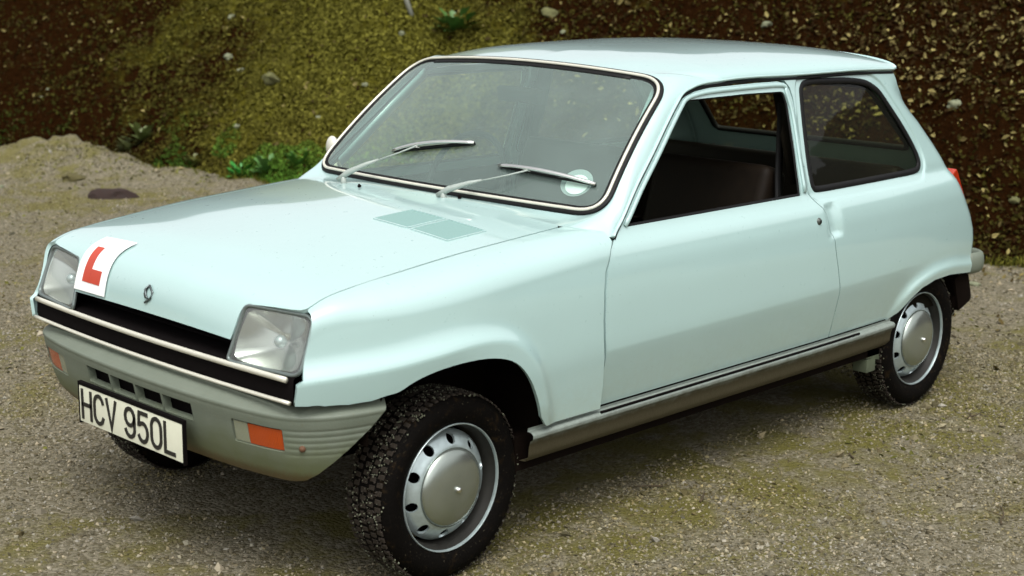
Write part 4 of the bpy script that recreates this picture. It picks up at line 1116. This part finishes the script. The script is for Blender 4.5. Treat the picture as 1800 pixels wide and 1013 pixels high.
# seat belt hanging from the near centre pillar
for sd in (1, -1):
    bm = bmesh.new(); add_tube(bm, [(1.63, -.575*sd, 1.20), (1.60, -.60*sd, .95), (1.575, -.64*sd, .62)], 0, seg=4, flat=(.022, .002)); bm_obj('seat_belt', bm, M['rubber'], car)

# ================================================================== THE PLACE
from mathutils import noise as mnoise
def vnoise(x, y, scale, seed=0, octs=4, rough=.5):
    """vectorised value noise, 0..1"""
    out = np.zeros_like(x, float); amp = 1; tot = 0
    for o in range(octs):
        rs = np.random.default_rng(seed*31+o); tab = rs.random((64, 64))
        u, v = x*scale, y*scale; i, j = np.floor(u).astype(int), np.floor(v).astype(int); fu, fv = u-i, v-j
        fu, fv = fu*fu*(3-2*fu), fv*fv*(3-2*fv)
        a, b, c, d = tab[i % 64, j % 64], tab[(i+1) % 64, j % 64], tab[i % 64, (j+1) % 64], tab[(i+1) % 64, (j+1) % 64]
        out += amp*((a*(1-fu)+b*fu)*(1-fv)+(c*(1-fu)+d*fu)*fv); tot += amp; amp *= rough; scale *= 2.03
    return out/tot
# the foot of the bank runs obliquely behind the car
FOOT = [(1.5, 13.0), (2.6, 9.5), (3.15, 7.9), (3.6, 6.6), (3.85, 5.5), (4.4, 3.4), (4.95, 1.6), (5.35, .40), (5.9, -1.4), (7.0, -5)]
fy = crom([-5, -1.4, .40, 1.6, 3.4, 5.5, 6.6, 7.9, 9.5, 13.0], [7.0, 5.9, 5.35, 4.95, 4.4, 3.85, 3.6, 3.15, 2.6, 1.5])
def ground_h(x, y):
    h = .016*(vnoise(x, y, .9, 3, 3)-.5)+.006*(vnoise(x, y, 7, 5, 2)-.5)
    r = np.minimum(np.hypot(x+0, (y+.69)), np.minimum(np.hypot(x-2.43, y+.69), np.minimum(np.hypot(x, y-.69), np.hypot(x-2.43, y-.69))))
    h = h*sstep(.1, .5, r)
    for (cx, cy, rr, hh) in ((3.45, 7.45, .55, .20), (3.05, 7.9, .5, .10), (3.42, 6.75, .40, .13), (3.55, 6.1, .38, .09), (3.1, 7.1, .5, .06), (3.75, 5.5, .3, .05)):
        d2 = ((x-cx)**2+(y-cy)**2)/rr**2; h = h+hh*np.exp(-d2*1.6)*(.55+.9*vnoise(x, y, 6, 9, 3))
    return h
def ground_material():
    m, nt, b = new_mat('gravel_ground'); p, s = geo_pos(nt)
    big = noise(nt, .55, 4, .6, p); mid = noise(nt, 4.5, 5, .65, p, .4); fine = noise(nt, 60, 5, .75, p)
    vo = N(nt, 'ShaderNodeTexVoronoi'); vo.inputs['Scale'].default_value = 85; nt.links.new(p, vo.inputs['Vector'])
    c = mixc(nt, vo.outputs['Color'], (.09, .083, .052), (.21, .19, .14))
    sepc = N(nt, 'ShaderNodeSeparateColor'); nt.links.new(vo.outputs['Color'], sepc.inputs[0])
    c = mixc(nt, sepc.outputs[0], (.085, .076, .045), (.23, .21, .155))
    c = mixc(nt, mathn(nt, 'MULTIPLY', fine.outputs[0], .45), c, (.13, .105, .065))
    mk = mathn(nt, 'MULTIPLY', smoothstep_n(nt, mathn(nt, 'ADD', mathn(nt, 'MULTIPLY', mid.outputs[0], .6), mathn(nt, 'MULTIPLY', big.outputs[0], .55)), .55, .68), .75)
    c = mixc(nt, mk, c, (.120, .108, .030))
    band = mathn(nt, 'MULTIPLY', smoothstep_n(nt, s[1], -1.25, -.85), smoothstep_n(nt, s[1], -.2, -.6)); band = mathn(nt, 'MULTIPLY', band, smoothstep_n(nt, mid.outputs[0], .35, .6))
    c = mixc(nt, mathn(nt, 'MULTIPLY', band, .6), c, (.105, .096, .022))
    nt.links.new(c, b.inputs['Base Color']); b.inputs['Roughness'].default_value = 1; b.inputs['Specular IOR Level'].default_value = .03
    hh = mathn(nt, 'ADD', mathn(nt, 'MULTIPLY', vo.outputs['Distance'], -.7), fine.outputs[0]); bump(nt, b, hh, .9, .012); return m
M['ground'] = ground_material()
def grid_mesh(name, xs, ys, hf, mat):
    X, Y = np.meshgrid(xs, ys, indexing='ij'); Z = hf(X, Y); V = np.stack([X, Y, Z], -1).reshape(-1, 3).astype(np.float32)
    nx, ny = len(xs), len(ys); I = (np.arange(nx-1)[:, None]*ny+np.arange(ny-1)[None]).ravel()
    F = np.stack([I, I+ny, I+ny+1, I+1], -1)
    me = bpy.data.meshes.new(name); me.vertices.add(len(V)); me.vertices.foreach_set('co', V.ravel()); me.loops.add(len(F)*4); me.polygons.add(len(F))
    me.loops.foreach_set('vertex_index', F.ravel().astype(np.int32)); me.polygons.foreach_set('loop_start', (np.arange(len(F))*4).astype(np.int32)); me.update(calc_edges=True)
    me.polygons.foreach_set('use_smooth', np.ones(len(F), bool)); me.materials.append(mat); return link(bpy.data.objects.new(name, me))
gx = np.concatenate([np.linspace(-80, -3, 14), np.arange(-2.9, 6.2, .035), np.linspace(6.3, 80, 14)]); gy = np.concatenate([np.linspace(-80, -3.2, 14), np.arange(-3.0, 10.0, .035), np.linspace(10.2, 80, 12)])
tag(grid_mesh('ground', gx, gy, ground_h, M['ground']), kind='structure')

def tri_soup(name, V, F, mat, cols=None, smooth=False):
    V = np.asarray(V, np.float32); F = np.asarray(F, np.int32); k = F.shape[1]
    me = bpy.data.meshes.new(name); me.vertices.add(len(V)); me.vertices.foreach_set('co', V.ravel()); me.loops.add(len(F)*k); me.polygons.add(len(F))
    me.loops.foreach_set('vertex_index', F.ravel()); me.polygons.foreach_set('loop_start', (np.arange(len(F))*k).astype(np.int32)); me.update(calc_edges=True)
    me.polygons.foreach_set('use_smooth', np.full(len(F), smooth, bool))
    if cols is not None:
        a = me.color_attributes.new('tone', 'FLOAT_COLOR', 'POINT'); a.data.foreach_set('color', np.asarray(cols, np.float32).ravel())
    me.materials.append(mat); return link(bpy.data.objects.new(name, me))
def tone_material(name, rough=.9, spec=.2, trans=0):
    m, nt, b = new_mat(name); a = N(nt, 'ShaderNodeVertexColor'); a.layer_name = 'tone'; p, s = geo_pos(nt)
    n = noise(nt, 120, 3, .6, p); nt.links.new(mixc(nt, mathn(nt, 'MULTIPLY', n.outputs[0], .35), a.outputs[0], (.03, .022, .012)), b.inputs['Base Color'])
    b.inputs['Roughness'].default_value = rough; b.inputs['Specular IOR Level'].default_value = spec; return m
M['pebble'] = tone_material('pebble_stone', .95, .05); M['leaf'] = tone_material('dead_leaf', .9, .03); M['moss'] = tone_material('moss_and_grass', .95, .0)
def rand_rot(n, rs, flat=0):
    a = rs.uniform(0, 2*np.pi, n); t = rs.normal(0, 1, (n, 2))*flat; z = np.zeros(n); o = np.ones(n)
    Rz = np.stack([np.stack([np.cos(a), -np.sin(a), z], -1), np.stack([np.sin(a), np.cos(a), z], -1), np.stack([z, z, o], -1)], 1)
    cx, sx, cy, sy = np.cos(t[:, 0]), np.sin(t[:, 0]), np.cos(t[:, 1]), np.sin(t[:, 1])
    Rx = np.stack([np.stack([o, z, z], -1), np.stack([z, cx, -sx], -1), np.stack([z, sx, cx], -1)], 1)
    Ry = np.stack([np.stack([cy, z, sy], -1), np.stack([z, o, z], -1), np.stack([-sy, z, cy], -1)], 1)
    return Rx @ Ry @ Rz
def scatter(P, size, base, faces, rs, flat=.4, jit=.2, frame=None):
    n = len(P); R_ = rand_rot(n, rs, flat)
    if frame is not None: R_ = frame @ R_
    B = base[None]*(1+rs.uniform(-jit, jit, (n, len(base), 3))); B = B*size[:, None, :]
    V = np.einsum('nij,nkj->nki', R_, B)+P[:, None, :]
    F = (faces[None]+(np.arange(n)*len(base))[:, None, None]).reshape(-1, faces.shape[1]); return V.reshape(-1, 3), F
OCT = np.array([(1, 0, 0), (-1, 0, 0), (0, 1, 0), (0, -1, 0), (0, 0, 1), (0, 0, -1)], float)
OCF = np.array([(0, 2, 4), (2, 1, 4), (1, 3, 4), (3, 0, 4), (2, 0, 5), (1, 2, 5), (3, 1, 5), (0, 3, 5)])
rs = np.random.default_rng(11)
# only ground the lens can see gets pebbles
CAMP = np.array(cam.location); CR = np.array(Euler(cam.rotation_euler).to_matrix())
def in_view(P, m=.06):
    d = (P-CAMP) @ CR; f = 2689.638/900; u = f*d[:, 0]/-d[:, 2]; v = f*d[:, 1]/-d[:, 2]; return (d[:, 2] < 0) & (abs(u) < 1+m) & (abs(v) < .563+m)
def pebbles(n, box, smin, smax, power):
    P = np.stack([rs.uniform(box[0], box[1], n), rs.uniform(box[2], box[3], n)], -1)
    P = P[P[:, 0] < fy(P[:, 1])+.12]; P3 = np.concatenate([P, ground_h(P[:, 0], P[:, 1])[:, None]], 1); P3 = P3[in_view(P3)]
    dist = np.linalg.norm(P3-CAMP, axis=1)
    s = smin+(smax-smin)*rs.random(len(P3))**power
    return P3, s
Pa, sa = pebbles(330000, (-2.2, 3.5, -2.6, 3.2), .0018, .0070, 2.6)
Pb, sb = pebbles(260000, (-1, 6, -1.5, 9), .0026, .009, 2.6)
Pc, sc_ = pebbles(7000, (-2, 6, -2.5, 9), .007, .022, 3.2)
Pp = np.concatenate([Pa, Pb, Pc]); sp_ = np.concatenate([sa, sb, sc_])
keep = ~((Pp[:, 0] > -.2) & (Pp[:, 0] < 2.6) & (abs(Pp[:, 1]) < .45)); Pp, sp_ = Pp[keep], sp_[keep]
mask = vnoise(Pp[:, 0], Pp[:, 1], 1.3, 21, 4); k_ = rs.random(len(Pp)) < np.clip(.35+1.4*(mask-.35), .2, 1); Pp, sp_ = Pp[k_], sp_[k_]
S3 = sp_[:, None]*np.stack([rs.uniform(.8, 1.4, len(sp_)), rs.uniform(.8, 1.1, len(sp_)), rs.uniform(.45, .8, len(sp_))], -1)
Pp[:, 2] += sp_*.25
V, F = scatter(Pp, S3, OCT, OCF, rs, .5, .25)
g = rs.random(len(Pp))**1.5; tc = np.stack([.084+.275*g, .074+.25*g, .045+.20*g, np.ones(len(g))], -1)
olv = np.clip((vnoise(Pp[:, 0], Pp[:, 1], 2.6, 23, 4)-.46)*5, 0, 1)*.8; bnd = sstep(-1.3, -.85, Pp[:, 1])*sstep(-.2, -.6, Pp[:, 1])*.5*sstep(-.5, .2, Pp[:, 0]); olv = np.maximum(olv, bnd)[:, None]*(rs.random((len(Pp), 1)) < .8)
tc = tc*(1-olv)+olv*tc*np.array([.84, .80, .50, 1])
warm = rs.random(len(g)); tc[:, 0] *= 1+.12*(warm-.5); tc[:, 2] *= 1-.25*(warm-.5)
tag(tri_soup('gravel', V, F, M['pebble'], np.repeat(tc, 6, 0)), kind='stuff')
print('pebbles', len(Pp))

# ---- the bank
def foot_frame(y):
    dx = (fy(y+.01)-fy(y-.01))/.02; t = np.stack([dx, np.ones_like(dx)], -1); t /= np.linalg.norm(t, axis=-1)[..., None]
    return np.stack([t[..., 1], -t[..., 0]], -1)          # uphill direction
def bank_pt(y, d, rough=True):
    n = foot_frame(y); wob = .55*(vnoise(y, y*0+3.3, 1.1, 41, 4, .6)-.5)
    x0 = fy(y)+n[..., 0]*d+wob*n[..., 0]; y0 = y+n[..., 1]*d+wob*n[..., 1]
    z = np.where(d < 0, d*.9, .80*np.minimum(d, 3.3)+.06*np.sqrt(np.clip(d, 0, 9))+.80*.6*(1-np.exp(-np.clip(d-3.3, 0, 9)/.6))+.05*np.clip(d-3.3, 0, 9))
    if rough:
        a = sstep(-.05, .35, d); z = z+a*(.30*(vnoise(y, d, .7, 51, 3)-.5)+.26*(vnoise(y, d, 2.4, 52, 4)-.5)+.15*(vnoise(y, d, 6, 53, 4, .6)-.5))
        x0 = x0-a*.10*(vnoise(y, d, 5, 54, 3)-.5)
    return np.stack([x0, y0, z], -1)
def bank_zone(y, d):
    """moss cover 0..1: green tongue in the middle, bare leaf-strewn soil to the right, dark soil at left"""
    return np.clip(np.exp(-((y+1.8*(vnoise(y, d, .9, 33, 4)-.5)-(5.0+.55*d))/1.35)**2)+.30*(vnoise(y, d, 1.7, 34, 3)-.5), 0, 1)
def bank_material():
    m, nt, b = new_mat('bank_soil'); p, s = geo_pos(nt); a = N(nt, 'ShaderNodeVertexColor'); a.layer_name = 'tone'
    sp = N(nt, 'ShaderNodeSeparateColor'); nt.links.new(a.outputs[0], sp.inputs[0])
    n1 = noise(nt, 3.2, 6, .65, p, .5); n2 = noise(nt, 26, 5, .7, p); n3 = noise(nt, 9, 5, .7, p, .8)
    soil = mixc(nt, n2.outputs[0], (.0035, .0012, .0004), (.032, .013, .004))
    moss = mixc(nt, n3.outputs[0], (.036, .036, .003), (.17, .155, .022))
    k = mathn(nt, 'ADD', mathn(nt, 'MULTIPLY', sp.outputs[0], .55), mathn(nt, 'MULTIPLY', n1.outputs[0], .8))
    c = mixc(nt, smoothstep_n(nt, k, .50, .82), soil, moss)
    st = smoothstep_n(nt, n2.outputs[0], .64, .72); c = mixc(nt, mathn(nt, 'MULTIPLY', st, .5), c, (.17, .15, .075))
    nt.links.new(c, b.inputs['Base Color']); b.inputs['Roughness'].default_value = 1; b.inputs['Specular IOR Level'].default_value = .0
    bump(nt, b, mathn(nt, 'ADD', n2.outputs[0], n3.outputs[0]), 1.0, .07); return m
M['bank'] = bank_material()
by = np.concatenate([np.arange(-12, -3, .3), np.arange(-3, 12.5, .032), np.arange(12.6, 22, .3)]); bd = np.concatenate([np.arange(-.4, 3.0, .030), np.linspace(3.1, 9, 24)])
Y, D = np.meshgrid(by, bd, indexing='ij'); BPt = bank_pt(Y, D); nx, ny = Y.shape
I = (np.arange(nx-1)[:, None]*ny+np.arange(ny-1)[None]).ravel(); Fb = np.stack([I, I+1, I+ny+1, I+ny], -1)[:, ::-1]
zn = bank_zone(Y, D).ravel()
bank = tag(tri_soup('hillside', BPt.reshape(-1, 3), Fb, M['bank'], np.stack([zn, zn, zn, np.ones_like(zn)], -1), True), kind='structure')
def bank_normal(y, d):
    e = .04; a = bank_pt(y+e, d)-bank_pt(y-e, d); b = bank_pt(y, d+e)-bank_pt(y, d-e); n = np.cross(b, a); n /= np.linalg.norm(n, axis=1)[:, None]
    n = np.where(n[:, 2:3] < 0, -n, n); return n
def frames(n):
    t = np.cross(n, np.array([0., 1, 0])); t /= np.linalg.norm(t, axis=1)[:, None]; b = np.cross(n, t); return np.stack([t, b, n], -1)
def bank_scatter(n, wfun, dmax=3.0, m=.05):
    y = rs.uniform(-1.5, 12, n); d = rs.uniform(-.1, dmax, n); P = bank_pt(y, d); k = in_view(P, m) & (rs.random(n) < wfun(y, d)); return y[k], d[k], P[k]
# moss cushions and small grass blades
BL = np.array([(-.5, 0, 0), (.5, 0, 0), (.15, .25, 1.0)]); BF = np.array([(0, 1, 2)])
LEAF = np.array([(0, -1, .05), (.55, -.35, .15), (.5, .35, .2), (0, 1, -.1), (-.6, .25, .12), (-.45, -.4, .18)]); LF = np.array([(0, 1, 2), (0, 2, 3), (0, 3, 4), (0, 4, 5)])
y, d, P = bank_scatter(700000, lambda y, d: np.clip(.05+1.1*bank_zone(y, d)*vnoise(y, d, 3, 61, 3)+.25*sstep(.30, .0, d), 0, 1))
sz = rs.uniform(.006, .021, len(P)); S = np.stack([sz, sz*1.0, sz*.9], -1); V, F = scatter(P+bank_normal(y, d)*.01, S, LEAF, LF, rs, .7, .3, frames(bank_normal(y, d)))
g = rs.random(len(P)); z_ = bank_zone(y, d)*.8+.2*rs.random(len(P)); low = sstep(.6, .0, d)*(y > 1.5)*(vnoise(y, d, 2.2, 77, 2) > .5)
c = np.stack([.016+.19*g*z_+.02*z_, .011+.18*g*z_+.025*z_, .003+.035*g*z_, np.ones(len(g))], -1)
c[:, 0] *= 1-.45*low; c[:, 1] *= 1+.35*low
tag(tri_soup('moss', V, F, M['moss'], np.repeat(c, 6, 0)), kind='stuff'); print('moss', len(P))
BLD = np.array([(-.06, 0, 0), (.06, 0, 0), (.05, .18, .55), (-.05, .18, .55), (0, .55, .95)]); BLF = np.array([(0, 1, 2), (0, 2, 3), (3, 2, 4)])
y, d, P = bank_scatter(150000, lambda y, d: np.clip((vnoise(y, d, 2.8, 71, 3)-.45)*4, 0, 1)*(.15+.6*bank_zone(y, d))+.5*sstep(.5, .0, d)*(vnoise(y, d, 4, 72, 2) > .5), 0)
sz = rs.uniform(.03, .085, len(P)); V, F = scatter(P, np.stack([sz, sz, sz], -1), BLD, BLF, rs, .5, .3)
g = rs.random(len(P)); c = np.stack([.035+.15*g, .045+.13*g, .008+.02*g, np.ones(len(g))], -1)
tag(tri_soup('grass', V, F, M['moss'], np.repeat(c, 5, 0)), kind='stuff'); print('grass', len(P))
# fallen leaves, thick at the right, scattered elsewhere
y, d, P = bank_scatter(130000, lambda y, d: np.clip(.62*sstep(4.4, 1.8, y)*np.clip(-.25+1.6*vnoise(y, d, 1.8, 66, 4), .04, 1)*(.25+.75*sstep(.3, 1.3, d))+.035, 0, 1))
sz = .007+.019*rs.random(len(P))**2.4; S = np.stack([sz, sz*1.15, sz*1.6], -1); V, F = scatter(P+bank_normal(y, d)*.018, S, LEAF, LF, rs, .45, .3, frames(bank_normal(y, d)))
g = rs.random(len(P))**3.6*np.clip(.25+1.2*vnoise(y, d, 1.6, 91, 3), 0, 1); c = np.stack([.014+.34*g, .006+.29*g, .001+.11*g, np.ones(len(g))], -1)
Pg = np.stack([rs.uniform(3, 6.5, 9000), rs.uniform(-2, 4, 9000)], -1); dg_ = fy(Pg[:, 1])-Pg[:, 0]; Pg = Pg[(dg_ > -.3) & (rs.random(len(Pg)) < np.exp(-np.clip(dg_, 0, 9)/.28)*.8+.02)]
Pg = np.concatenate([Pg, ground_h(Pg[:, 0], Pg[:, 1])[:, None]+.008], 1); sg = rs.uniform(.008, .026, len(Pg)); V2, F2 = scatter(Pg, np.stack([sg, sg*1.2, sg], -1), LEAF, LF, rs, .4, .3)
g = rs.random(len(Pg))**2; c2 = np.stack([.05+.25*g, .035+.21*g, .012+.08*g, np.ones(len(g))], -1)
V, F, c = np.concatenate([V, V2]), np.concatenate([F, F2+len(V)]), np.concatenate([c, c2])
tag(tri_soup('leaf_litter', V, F, M['leaf'], np.repeat(c, 6, 0)), kind='stuff'); print('leaves', len(P))
# weeds creeping over the gravel edge and olive tufts in the drive
n = 60000; P = np.stack([rs.uniform(-2, 6, n), rs.uniform(-2.4, 9, n)], -1); P = P[P[:, 0] < fy(P[:, 1])+.1]
mk = vnoise(P[:, 0], P[:, 1], 2.2, 88, 4); edge = sstep(1.1, .0, fy(P[:, 1])-P[:, 0]); k_ = rs.random(len(P)) < np.clip((mk-.54)*3.0, 0, 1)*.30+np.clip((mk-.46)*6, 0, 1)*edge*.9
P = P[k_]; P3 = np.concatenate([P, ground_h(P[:, 0], P[:, 1])[:, None]+.004], 1); k_ = in_view(P3) & ~((P3[:, 0] > -.6) & (P3[:, 0] < 2.9) & (abs(P3[:, 1]) < .7)); P3 = P3[k_]; P = P[k_]
sz = rs.uniform(.006, .016, len(P3)); V, F = scatter(P3, np.stack([sz, sz, sz*.9], -1), LEAF, LF, rs, .5, .3)
g = rs.random(len(P3)); c = np.stack([.07+.09*g, .072+.09*g, .018+.02*g, np.ones(len(g))], -1)
tag(tri_soup('ground_weeds', V, F, M['moss'], np.repeat(c, 6, 0)), kind='stuff'); print('weeds', len(P3))

# ---- single things on the bank and the gravel
def ray_hit(u, v):
    """point of bank or ground seen at photo pixel (1800 x 1013); used only to set things down where they lie"""
    d = CR @ np.array([(u-900)/2689.638, -(v-506.5)/2689.638, -1.]); d /= np.linalg.norm(d)
    dg = bpy.context.evaluated_depsgraph_get(); best = None
    for nm in ('ground', 'hillside'):
        o = bpy.data.objects[nm]; ok, loc, nr, _ = o.ray_cast(Vector(CAMP), Vector(d))
        if ok and (best is None or (loc-Vector(CAMP)).length < best[0]): best = ((loc-Vector(CAMP)).length, loc, nr)
    return best
bpy.context.view_layer.update()
def rock_obj(name, loc, r, mat, seed, sq=(1, .8, .6)):
    rr = random.Random(seed); bm = bmesh.new(); bmesh.ops.create_icosphere(bm, subdivisions=3, radius=1)
    off = Vector((rr.random()*9, rr.random()*9, rr.random()*9))
    for v in bm.verts:
        n_ = mnoise.noise(v.co*1.1+off)*.45+mnoise.noise(v.co*3+off)*.14; v.co *= 1+n_; v.co = Vector((v.co.x*r*sq[0], v.co.y*r*sq[1], v.co.z*r*sq[2]))
    o = bm_obj(name, bm, mat, None, auto=28); o.location = loc; o.rotation_euler = (rr.uniform(-.3, .3), rr.uniform(-.3, .3), rr.uniform(0, 6)); return o
M['flint'] = simple('pale_chalky_stone', (.155, .165, .105), .95, var=.5, spec=.05, vscale=40)
M['clod'] = simple('dark_peat_clod', (.016, .006, .003), .95, var=.4, vscale=30)
M['stone'] = simple('grey_mossy_stone', (.10, .10, .045), .95, var=.5, spec=.05, vscale=25)
ROCKS = [(408, 30, .045, 'flint', 'small pale stone near the top of the bank, left of the mossy band'), (402, 100, .055, 'flint', 'largest of the white stones embedded in the bank above the far headlamp'),
         (425, 124, .042, 'flint', 'white stone just below and right of another on the mossy bank'), (84, 157, .022, 'flint', 'small cream pebble on the dark left bank, upper of two'), (73, 171, .020, 'flint', 'small cream pebble on the dark left bank, lower of two'),
         (418, 222, .040, 'flint', 'pale upright stone low on the bank above the green weed'), (480, 140, .11, 'stone', 'broad mossy grey boulder half buried in the middle of the bank'), (965, 24, .085, 'stone', 'greyish green boulder on the bank above the middle of the roof'),
         (990, 56, .032, 'flint', 'small white stone just below the boulder above the roof'), (1346, 44, .050, 'flint', 'bright pale stone on the leafy bank above the tail of the roof'), (1677, 184, .060, 'flint', 'white stone on the leafy bank right of the rear pillar'),
         (560, 208, .038, 'flint', 'flat pale stone on the bank beside the windscreen pillar'), (706, 58, .040, 'flint', 'small grey stone on the moss just below the wooden stake'), (0, 330, .040, 'flint', 'white stone on the gravel at the left edge'),
         (322, 348, .024, 'flint', 'tiny white stone on the gravel beyond the bonnet'), (1712, 502, .038, 'flint', 'pale stone on the ground behind the rear bumper'), (642, 150, .036, 'flint', 'pale chip of stone left of the windscreen top corner'),
         (1782, 352, .05, 'stone', 'olive stone low on the dark bank at the right edge'), (460, 285, .034, 'flint', 'whitish stone beside the bright green weed')]
for i, (u, v, r, mt, lb) in enumerate(ROCKS):
    h = ray_hit(u, v)
    if h: tag(rock_obj('stone', h[1]+h[2]*r*.05, r*.82, M[mt], 100+i), lb, 'stone', 'loose stones on the bank and drive')
h = ray_hit(192, 348)
cl = rock_obj('peat_clod', h[1]+Vector((0, 0, .0)), .13, M['clod'], 5, (1.25, .50, .55)); cl.rotation_euler = (0, 0, math.radians(-40)); tag(cl, 'dark reddish clod of earth lying on the pale gravel heap', 'clod of earth')
h = ray_hit(132, 315); cl = rock_obj('turf_clump', h[1], .10, M['bank_tuft'] if 'bank_tuft' in M else simple('turf_soil', (.07, .06, .018), .95, var=.5, vscale=50), 15, (1.1, .7, .5)); tag(cl, 'olive clump of turf on the gravel heap left of the dark clod', 'turf clump')
# stake near the top of the frame
h = ray_hit(723, 26); dr_ = Vector((-.12, .05, .36))
bm = bmesh.new(); b0 = h[1]; add_tube(bm, [b0-dr_*.3, b0+dr_*.5, b0+dr_*1.3], [.020, .019, .017], seg=10)
bmesh.ops.recalc_face_normals(bm, faces=bm.faces[:]); tag(bm_obj('wooden_stake', bm, simple('weathered_grey_wood', (.26, .27, .22), .8, var=.3, vscale=60)), 'grey weathered stake sticking out of the bank above the windscreen', 'stake')
# bright green leafy weeds
def weed(loc, r, n, seed, col):
    rr = random.Random(seed); w = empty('weed_plant', loc); V, F = [], []
    n = int(n*2.2); lf = [(0, 0, 0), (.28, .35, .06), (.32, .7, .04), (0, 1.0, -.06), (-.32, .7, .04), (-.28, .35, .06), (0, .5, -.02)]
    ff = [(0, 1, 6), (1, 2, 6), (2, 3, 6), (3, 4, 6), (4, 5, 6), (5, 0, 6)]
    m_, nt, b = (None, None, None)
    for k in range(n):
        L_ = r*rr.uniform(.25, .62); mt = Matrix.Rotation(rr.uniform(0, 6.28), 4, 'Z') @ Matrix.Rotation(rr.uniform(.1, 1.1), 4, 'X') @ Matrix.Translation((0, r*rr.uniform(.05, .75), 0)) @ Matrix.Diagonal((L_, L_, L_, 1))
        o = len(V); V += [tuple(mt @ Vector(p)) for p in lf]; F += [tuple(o+i for i in f) for f in ff]
    mesh_obj('foliage', V, F, simple('weed_leaf_green', col, .5, var=.4, vscale=60), w); 
    bm = bmesh.new()
    for k in range(5): a = rr.uniform(0, 6.28); add_tube(bm, [(0, 0, -.02), (.2*r*math.cos(a), .2*r*math.sin(a), .35*r)], .003, seg=5)
    bm_obj('stem', bm, simple('weed_stem_green', (.05, .09, .02), .6), w); return w
for (u, v, r, n_, col, lb) in ((424, 308, .13, 26, (.035, .22, .03), 'bright green round-leaved weed at the foot of the bank beyond the bonnet'), (470, 300, .15, 30, (.06, .15, .03), 'mid green weed between the bright green weed and the windscreen pillar'),
                               (250, 245, .16, 34, (.10, .13, .035), 'pale olive weed on the lip of the bank above the gravel heap'), (225, 262, .11, 24, (.11, .13, .045), 'small olive weed at the left of a larger one above the gravel heap'),
                               (590, 285, .13, 26, (.05, .13, .02), 'green weed just beside the far door mirror'), (800, 52, .20, 36, (.05, .12, .02), 'dark green tuft on the bank above the windscreen'), (345, 285, .10, 22, (.09, .10, .02), 'olive weed where bank meets gravel, left of the bright green weed'), (525, 290, .14, 30, (.05, .14, .02), 'spreading green weed left of the windscreen pillar foot')):
    h = ray_hit(u, v)
    if h: tag(weed(h[1]-Vector((0, 0, .02)), r, n_, int(u+v), col), lb, 'weed', 'weeds along the foot of the bank')
# twigs on the gravel
for i, (u, v, L_, an, lb) in enumerate(((1165, 858, .10, 2.2, 'curved brown twig on the gravel below the door'), (1230, 885, .09, .6, 'short twig right of the curved one below the door'), (1760, 925, .16, .2, 'long dark twig at the lower right corner'),
                                       (1500, 808, .06, 1.2, 'thin olive twig on the gravel in front of the rear wheel'), (1700, 738, .10, .3, 'dark twig on the gravel right of the rear wheel'), (1680, 595, .07, .9, 'forked twig touching the rear tyre'))):
    h = ray_hit(u, v)
    if not h: continue
    rr = random.Random(i); p = [Vector((0, 0, 0))]
    a = an
    for k in range(5): a += rr.uniform(-.4, .4); p.append(p[-1]+Vector((math.cos(a), math.sin(a), rr.uniform(-.02, .1)))*L_/5)
    bm = bmesh.new(); add_tube(bm, p, [.0035, .0034, .003, .0026, .002, .0012], seg=5); add_tube(bm, [p[2], p[2]+Vector((math.cos(a+1), math.sin(a+1), .2))*L_*.3], [.002, .001], seg=4)
    bmesh.ops.recalc_face_normals(bm, faces=bm.faces[:]); o = bm_obj('twig', bm, M['twig'] if 'twig' in M else M.setdefault('twig', simple('brown_twig', (.05, .035, .015), .9, var=.4))); o.location = h[1]+Vector((0, 0, .006)); tag(o, lb, 'twig', 'twigs lying on the gravel')
